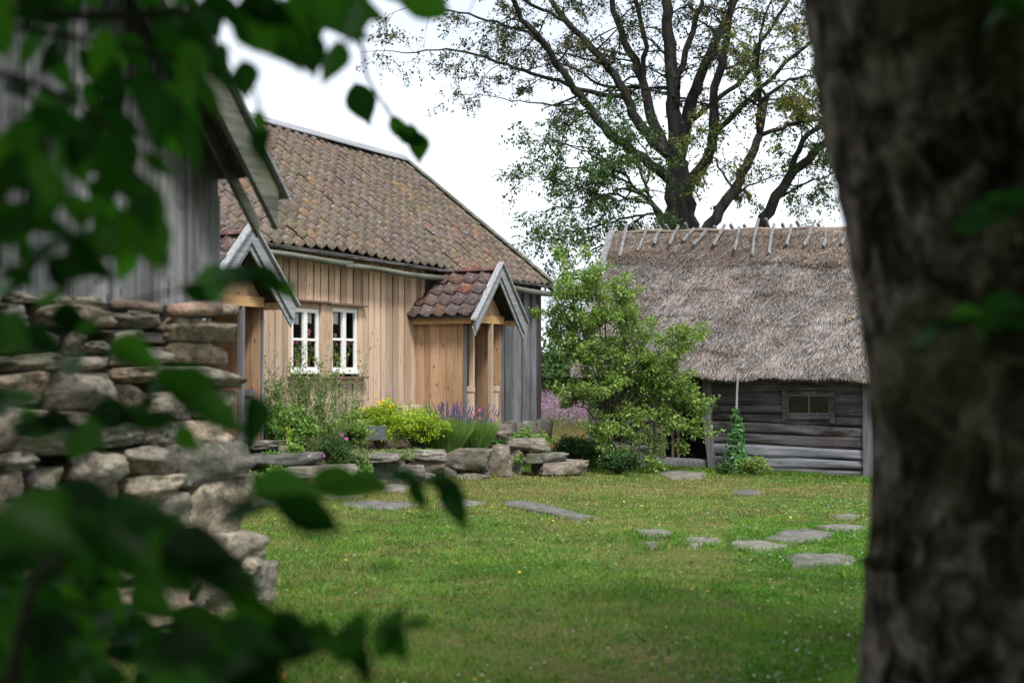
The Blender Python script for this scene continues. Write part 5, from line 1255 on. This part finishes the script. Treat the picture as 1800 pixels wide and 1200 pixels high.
limbs5 = [(g4((1180, 1300), (1160, 950), (1130, 850), (1080, 760)), 14, 9), (g4((1130, 850), (1060, 740), (960, 650), (880, 590), (800, 560)), 8, 3), (g4((1080, 760), (960, 740), (850, 720), (720, 680)), 6, 2), (g4((1100, 800), (1000, 820), (880, 850), (740, 880)), 6, 2), (g4((1080, 760), (1040, 640), (980, 540), (900, 500)), 7, 2.5), (g4((1000, 690), (900, 650), (800, 630), (700, 630)), 5, 2), (g4((1060, 860), (960, 900), (860, 940), (800, 960)), 5, 2), (g4((960, 650), (860, 560), (760, 540)), 5, 2), (g4((1080, 700), (1080, 600), (1010, 500)), 5, 2), (g4((1100, 900), (980, 960), (900, 1000)), 5, 2), (g4((900, 780), (800, 790), (720, 780)), 4, 2)]
skeleton_tree("drooping_tree", "green drooping tree filling the gap left of the barn ridge", limbs5, 36.8, BARK, BEECH, 104, (1192, 700), twig=(3.0, 1.05), leaf=.092, levels=2, depth=1.6, droop=.3, bare=.05, lv_n=12, up=.0)

# light green shrub tree between the houses
shl = [([(1088, 860), (1085, 810), (1075, 760)], 10, 7)]
cx = [(985, 470), (1015, 500), (975, 560), (1005, 570), (1020, 630), (1060, 530), (1100, 560), (1130, 590), (1080, 620), (1215, 590), (1180, 640), (1150, 620), (1230, 710), (1200, 690), (1160, 690), (1110, 670), (1060, 690), (1000, 700), (1040, 750), (1110, 745), (1160, 745), (1215, 765), (1190, 720), (1130, 790), (1070, 780), (1090, 520), (1040, 470), (1100, 640), (1130, 650)]
for i, (x, y) in enumerate(cx):
    mx_, my_ = (1080 + (x - 1080) * .35, 760 + (y - 760) * .45); shl.append(([(1078, 775), (mx_, my_ + 5), (x * .7 + mx_ * .3, y * .7 + my_ * .3), (x, y)], 4.5, 1.3))
skeleton_tree("green_shrub", "large light green leafy shrub between farmhouse and barn", shl, 28.4, STEM, SHRUB, 105, (1086, 830), twig=(3.7, .30), leaf=.068, levels=2, depth=.7, droop=.1, bare=.35, cat="shrub", lv_n=10, up=.5)
clump("dark_bush", "dark green ferny bush at the foot of the light shrub, by the steps", "bush", gp(1010, 822), (1.15, .9, .75), 7000, DARKB, .055, seed=111, stems=70)
clump("dark_bush", "low dark bush right of the ferny one, under the light shrub", "bush", gp(1085, 835), (.9, .6, .5), 4000, DARKB, .06, 'hazel', seed=112, stems=44)
clump("dark_bush", "leafy bush against the barn boards behind the light shrub", "bush", tuple(BFm.wor((.6, -.8, -.55))), (1.2, .6, .9), 4200, SHRUB, .06, seed=113, stems=44)
# pink fireweed and dry grass beyond
r = np.random.default_rng(5); n = 26000
x = r.uniform(-2, 9, n); y = r.uniform(38.5, 60, n); P = np.stack([x, y, zg(x, y)], 1)
o = blades_mesh("meadow_grass", P, r.uniform(.35, .8, n), .02, DRYG, lean=.35); tag(o, "tall straw coloured meadow grass beyond the yard", "grass", kind='stuff')
n = 900; x = r.uniform(.4, 4.0, n); y = r.uniform(43, 50, n); P = np.stack([x, y, zg(x, y)], 1); hh = r.uniform(.9, 1.5, n)
fw = blades_mesh("fireweed_patch", P, hh * .8, .05, LAVG, lean=.1); tag(fw, "patch of pink fireweed glowing in the gap between the buildings", "wildflowers", kind='stuff')
q = np.repeat(P, 26, axis=0); k = np.tile(np.linspace(.5, 1.05, 26), n); q[:, 2] += k * np.repeat(hh, 26); rad_ = (1.1 - k) * .13; q[:, 0] += r.normal(0, 1, len(q)) * rad_; q[:, 1] += r.normal(0, 1, len(q)) * rad_
leaves_mesh("fireweed_flowers", q, rdir(len(q), 0, r), rdir(len(q), 0, r), r.uniform(.04, .07, len(q)), FIREW, fw)
for i, (px, Y, w_, h_, lab) in enumerate([(985, 62, 7, 4.2, "soft green thicket beyond the fireweed, left half of the gap"), (1075, 66, 8, 4.6, "soft green thicket beyond the fireweed, behind the light shrub"), (905, 74, 8, 4.0, "thicket hidden mostly behind the farmhouse corner"), (1180, 70, 9, 4.6, "thicket behind the barn's left end")]):
    b = at(px, 700, Y); clump("far_thicket", lab, "bushes", (b[0], Y, float(zg(b[0], Y)) - .2), (w_, 4, h_), 5200, BEECH, .26, seed=120 + i, stems=40, group="thickets beyond the meadow")
# distant wood, a low band on the horizon
r = np.random.default_rng(8); n = 9000; x = r.uniform(-160, 200, n); y = 190 + r.normal(0, 8, n) + .02 * np.abs(x); hh = r.uniform(0, 1, n) ** .7 * (2.0 + 1.2 * np.sin(x * .07) + .8 * np.sin(x * .23 + 1))
z_ = zg(x, y) - 0.4 + hh; P = np.stack([x, y, z_], 1)
o = leaves_mesh("far_wood", P, rdir(n, .1, r), rdir(n, 0, r) + np.array([0, -1., 0]), r.uniform(2., 4.2, n), BEECH, None, 'oval'); tag(o, "low far wood along the horizon", "woods", kind='stuff')

# ================================================================== FOREGROUND TREE (right)
YT = 3.35
edge = [(1387, -330), (1394, -100), (1400, 0), (1430, 200), (1468, 360), (1498, 520), (1519, 680), (1526, 800), (1515, 950), (1503, 1080), (1493, 1200), (1480, 1420), (1440, 1560)]
rpx = [265, 258, 252, 240, 228, 218, 212, 214, 220, 230, 240, 262, 300]
bT = at(edge[-1][0] + rpx[-1], 1560, YT + .25); gzT = float(zg(bT[0], YT))
ft = thing("foreground_tree", "thick dark rough barked trunk close on the right, out of focus", "tree", (bT[0], YT + .25, gzT)); O = np.array([bT[0], YT + .25, gzT])
prof = []
for (px, py), rr_ in zip(edge, rpx):
    c = at(px + rr_, py, YT + .25); prof.append((c - O, rr_ * YT / FPX))
prof = prof[::-1]; Pc = np.array([p for p, _ in prof]); Rc = np.array([q for _, q in prof])
ss = np.linspace(0, len(Pc) - 1, 120); Pc = np.stack([np.interp(ss, np.arange(len(Rc)), Pc[:, i]) for i in range(3)], 1); Rc = np.interp(ss, np.arange(len(Rc)), Rc)
seg = 72; V = []
r = np.random.default_rng(2); Kk = r.normal(0, 1, (14, 3)) * np.array([3, 4, 6, 8, 11, 15, 20, 26, 34, 42, 52, 60, 70, 80])[:, None] * np.array([1, 1, .45]); ph = r.uniform(0, 6.3, 14); am = 1 / (np.arange(14) + 2.5)
for i in range(120):
    for k in range(seg):
        a = 2 * math.pi * k / seg; d = np.array([math.cos(a), math.sin(a), 0]); p = Pc[i] + d * Rc[i]
        nse = (np.sin(Kk @ p + ph) * am).sum(); V.append(Pc[i] + d * (Rc[i] * (1 + .035 * nse) + .006 * nse))
V = np.array(V)
i0 = (np.arange(119)[:, None] * seg + np.arange(seg)[None]); i1 = (np.arange(119)[:, None] * seg + (np.arange(seg)[None] + 1) % seg)
arr_mesh("trunk", V, [np.stack([i0.ravel(), i1.ravel(), i1.ravel() + seg, i0.ravel() + seg], 1)], BARKN, ft, smooth=True)
m = MB(); kb = at(1512, 990, YT + .05) - O; m.tube([kb + (.10, .05, .0), kb + (.03, 0, .0), kb + (.008, -.01, .010)], [.028, .020, .012], 7); m.build("branch_stub", BARKN, ft, smooth=True)
# unseen limbs and crown, plus leaf masses added to shade the foreground
m = MB(); r = np.random.default_rng(3); top = Pc[-1]; P = []; X = []
top = Pc[-1] + np.array([0, 0, .0])
for k in range(11):
    a = k / 11 * 6.28 + r.uniform(-.2, .2); L_ = r.uniform(3, 5.0); d = np.array([math.cos(a), math.sin(a) * .8, .55 + .5 * r.uniform()])
    e = top + d * L_; mid = top + d * L_ * .45 + np.array([0, 0, .9]); m.tube([top - (0, 0, .3), mid, e], [.16, .09, .03], 8)
    for q in range(34):
        f = r.uniform(.25, 1); o = (top * (1 - f) + e * f) + np.array([0, 0, .5]); grow(m, P, X, r, o, rdir(1, .2, r)[0], r.uniform(.8, 1.6), .02, 2, .1, 9)
m.build("limbs", BARKN, ft, smooth=True); P = np.vstack(P); X = np.vstack(X)
nq = 24000; dq = rdir(nq, 0, r); dq[:, 2] = np.abs(dq[:, 2]) * 1.1 - .12; q_ = dq * r.uniform(.82, 1.12, nq)[:, None] * np.array([6.0, 4.6, 4.2]) + np.array([1.2, -.5, 1.2]) - O  # unseen leaf shell around the camera, added to block light from the foreground
nq2 = 7000; q2 = rdir(nq2, 0, r) * (r.uniform(.5, 1.1, nq2)[:, None]) * np.array([1.1, 3.2, 2.4]) + np.array([4.1, 2.6, 2.3]) - O  # unseen leaf cluster beyond the trunk, added to darken its right side
P = np.vstack([P, q_, q2]); X = np.vstack([X, rdir(nq + nq2, -.2, r)])
W = P + O; vis = ((W[:, 2] < CAMZ + .30 * W[:, 1] + .7) & (W[:, 1] > -.5) & (np.abs(W[:, 0]) < .40 * W[:, 1] + .9)) | (W[:, 2] < .1) | ((W[:, 0] < -1.6) & (W[:, 1] > 3.6)) | ((W[:, 1] > 2.9) & (W[:, 0] < 2.6))
P, X = P[~vis], X[~vis]
print("fore crown leaves", len(P))
leaves_mesh("crown", P, X, rdir(len(P), .5, r), r.uniform(.16, .28, len(P)), HAZEL, ft, 'hazel')  # tree crown merged with the added shading leaves

# ================================================================== NEAR LEAVES
def leafy(name, label, cat, root, spec, mat, seed, stem_pts, leaf_len=.11):
    """spec rows: (px,py,Y,len_px,angle deg in picture). leaves get their own distance and size"""
    r = np.random.default_rng(seed); t = thing(name, label, cat, root); O = np.array(root, float); P = []; X = []; N_ = []; S = []
    m = MB()
    for px, py, Y, lp, ang in spec:
        c = at(px, py, Y) - O; s = lp * Y / FPX; a = math.radians(ang)
        x = np.array([math.cos(a), r.normal(0, .35), math.sin(a)]); x /= np.linalg.norm(x)
        nrm = np.array([r.normal(0, .35), -1.0, r.uniform(.1, 1.3)]); nrm -= x * np.dot(nrm, x)
        b = c - x * s * .5; P.append(b); X.append(x); N_.append(nrm); S.append(s)
        m.tube([b, b - x * s * .15 + (0, 0, -.005), b - x * s * .32 + np.array([r.normal(0, .01), r.normal(0, .01), -.0])], [.0014, .0013, .0016], 4, cap=False)
    for pts, r0, r1_ in stem_pts:
        Q = np.array([at(*p) - O if len(p) == 3 else np.array(p[:3]) - O for p in pts]); n = len(Q); s_ = np.linspace(0, n - 1, n * 5)
        Qs = np.stack([np.interp(s_, np.arange(n), Q[:, i]) for i in range(3)], 1)
        for _ in range(3): Qs[1:-1] = (Qs[:-2] + Qs[1:-1] * 2 + Qs[2:]) / 4
        m.tube(Qs, np.linspace(r0, r1_, len(Qs)), 6)
    m.build("stem", STEM, t, smooth=True)
    leaves_mesh("leaves", np.array(P), np.array(X), np.array(N_), np.array(S), mat, t, 'hazel')
    return t
def fill(r, n, x0, y0, x1, y1, Y0, Y1, l0, l1, a0=-130, a1=-30, poly=None):
    out_ = []
    while len(out_) < n:
        px, py = r.uniform(x0, x1), r.uniform(y0, y1)
        if poly and not poly(px, py): continue
        Y = r.uniform(Y0, Y1); L_ = r.uniform(l0, l1) * 2.15 / Y; out_.append((px, py, Y, L_, r.uniform(a0, a1)))
    return out_
r = np.random.default_rng(40)
top = []
top += fill(r, 54, -60, -60, 330, 250, 2.2, 3.6, 90, 150)
top += fill(r, 26, 140, 180, 330, 470, 2.2, 3.0, 80, 130, poly=lambda x, y: y < 300 or x < 300)
top += fill(r, 22, -40, 230, 150, 420, 2.0, 3.0, 90, 130)
top += fill(r, 52, 300, -70, 640, 60, 2.5, 3.8, 80, 130, poly=lambda x, y: y < 60 - (x - 300) * .12 + 20)
top += [(350, 60, 2.6, 120, -50), (385, 110, 2.6, 110, -60), (430, 140, 2.7, 90, -80), (445, 60, 2.6, 120, -70), (500, 80, 2.8, 100, -75), (545, 95, 2.9, 95, -80), (590, 110, 3.0, 85, -95), (610, 50, 3.0, 90, -40), (470, 20, 2.6, 120, -30), (520, 45, 2.8, 110, -60),
        (400, 30, 2.5, 130, -35), (620, 15, 3.0, 100, -30), (570, 20, 2.8, 110, -50), (340, 130, 2.5, 130, -80), (370, 170, 2.5, 90, -60), (458, 240, 2.9, 60, -85), (636, 182, 4.2, 76, -72), (702, 232, 4.2, 66, -66), (738, 258, 4.2, 58, -76), (722, 240, 4.2, 60, -25), (290, 210, 2.4, 130, -80), (250, 380, 2.3, 140, -100), (330, 250, 2.4, 100, -70), (200, 300, 2.3, 130, -90), (640, 20, 3., 90, -20), (680, -10, 3., 90, -30), (740, 5, 3., 110, 160), (455, 260, 2.8, 70, -80), (265, 420, 2.4, 120, -75), (455, 215, 2.8, 50, -90)]
leafy("overhanging_branch", "dark leafy branches hanging across the upper left corner close to the camera", "branch", tuple(at(-400, 0, 2.5)), top, HAZEL, 41,
      [([(-400, 0, 2.5), (-100, 20, 2.5), (150, 30, 2.6), (350, 20, 2.7), (520, 30, 2.9), (640, 70, 3.4), (640, 130, 3.9), (690, 210, 4.2), (730, 240, 4.2)], .012, .002), ([(-300, 150, 2.4), (0, 120, 2.4), (180, 200, 2.4), (260, 340, 2.4), (270, 400, 2.4)], .009, .002), ([(-200, 10, 2.5), (100, 60, 2.5), (300, 100, 2.5), (390, 130, 2.6), (450, 150, 2.8), (458, 230, 2.9)], .008, .002)])
low = []
low += fill(r, 20, -40, 380, 150, 600, 2.1, 3.0, 60, 95, -70, 40)
low += fill(r, 10, -20, 560, 200, 800, 2.2, 2.8, 60, 95, -40, 20, poly=lambda x, y: not (60 < x < 330 and 620 < y < 740))
low += fill(r, 17, -40, 880, 300, 1010, 1.8, 2.6, 100, 150, -60, 30, poly=lambda x, y: y > 900 or x > 100)
low += fill(r, 105, -60, 960, 200, 1240, 2.2, 3.3, 62, 105, -80, 40)
low += fill(r, 16, 240, 1110, 520, 1240, 1.8, 2.6, 100, 150, -60, 40, poly=lambda x, y: y > 1060)
low += fill(r, 120, -80, 1010, 330, 1260, 2.9, 4.4, 110, 170, -80, 40, poly=lambda x, y: y > 1010 + max(0, x - 160) * .9)
low += [(235, 622, 2.5, 105, -20), (130, 640, 2.4, 80, -30), (60, 600, 2.4, 90, -20), (335, 700, 2.3, 165, -35), (385, 720, 2.3, 120, -20), (450, 742, 2.3, 110, -75), (300, 670, 2.5, 90, 20), (420, 487, 2.9, 100, -20), (470, 495, 2.9, 80, -50), (375, 495, 2.9, 110, 10), (355, 520, 2.9, 80, -30), (500, 508, 2.9, 60, -50), (200, 725, 2.5, 90, -10), (150, 765, 2.5, 100, -10), (105, 740, 2.5, 80, 10), (250, 740, 2.5, 90, -10), (290, 738, 2.5, 50, -10), (60, 760, 2.5, 90, -20), (30, 700, 2.4, 100, 20),
        (500, 862, 2.3, 130, -10), (545, 900, 2.2, 150, -20), (425, 905, 2.2, 100, 10), (600, 848, 2.5, 110, -15), (650, 852, 2.6, 80, -30), (715, 838, 2.7, 80, -10), (733, 872, 2.7, 70, -60), (802, 878, 2.7, 110, -60), (780, 852, 2.7, 60, -20), (400, 1025, 2.1, 150, -20), (450, 1060, 2.1, 130, -40), (350, 965, 2.1, 140, 0), (280, 935, 2.2, 140, -10), (230, 980, 2.2, 120, -40), (200, 905, 2.3, 120, 20), (150, 880, 2.3, 130, -10), (300, 1010, 2.1, 130, -30), (350, 1090, 2.4, 110, -20), (270, 1050, 2.4, 115, -20),
        (520, 1110, 2.1, 120, -40), (570, 1130, 2.2, 110, -30), (620, 1118, 2.3, 110, 60), (690, 1112, 2.4, 110, 60), (640, 1160, 2.3, 90, -40), (700, 1130, 2.4, 80, -60), (490, 1150, 2.1, 140, -30), (460, 1180, 2.1, 130, -10), (735, 1100, 2.4, 50, 10), (80, 400, 2.4, 110, -20), (150, 420, 2.5, 90, 0), (190, 410, 2.5, 70, -40), (120, 470, 2.4, 100, -20), (60, 320, 2.4, 100, 0), (330, 770, 2.4, 70, -30)]
leafy("hazel_bush", "dark out of focus leafy bush filling the lower left corner", "bush", (-.95, 2.1, float(zg(-.95, 2.1))), low, HAZEL, 42,
      [([(-.95, 2.1, 0, 0), (20, 1200, 2.2), (60, 1000, 2.3), (200, 960, 2.2), (400, 1000, 2.1), (480, 1080, 2.1), (600, 1120, 2.2), (720, 1100, 2.4)], .012, .002),
       ([(-.97, 2.15, 0, 0), (-40, 1000, 2.4), (0, 800, 2.4), (80, 720, 2.5), (300, 730, 2.4), (440, 720, 2.3)], .01, .002), ([(-1.0, 2.2, 0, 0), (-60, 800, 2.5), (-20, 560, 2.5), (100, 420, 2.5), (200, 410, 2.5)], .01, .002),
       ([(100, 980, 2.3), (300, 900, 2.2), (480, 870, 2.3), (640, 845, 2.5), (790, 850, 2.7)], .006, .002), ([(0, 640, 2.4), (150, 560, 2.6), (300, 510, 2.8), (480, 490, 2.9)], .006, .002)])
sp_ = [(1740, 372, 2.5, 100, 12), (1700, 396, 2.5, 60, 200), (1785, 348, 2.5, 80, 30), (1665, 574, 2.6, 90, 200), (1625, 590, 2.6, 60, 210), (1710, 556, 2.6, 90, 10), (1770, 545, 2.6, 100, -10), (1795, 560, 2.6, 80, -30), (1785, 8, 2.5, 110, -20), (1760, 30, 2.5, 70, 200), (1755, 360, 2.5, 60, -30), (1720, 575, 2.6, 50, -50)]
leafy("leaf_sprig", "small green sprigs hanging in front of the foreground trunk at the right edge", "branch", tuple(at(2050, 300, 2.5)), sp_, HAZEL, 43,
      [([(2050, 300, 2.5), (1900, 330, 2.5), (1780, 365, 2.5), (1690, 395, 2.5)], .006, .0015), ([(2050, 300, 2.5), (1950, 480, 2.6), (1800, 550, 2.6), (1640, 580, 2.6)], .006, .0015), ([(2050, 300, 2.5), (1900, 60, 2.5), (1770, 10, 2.5)], .005, .0015)])
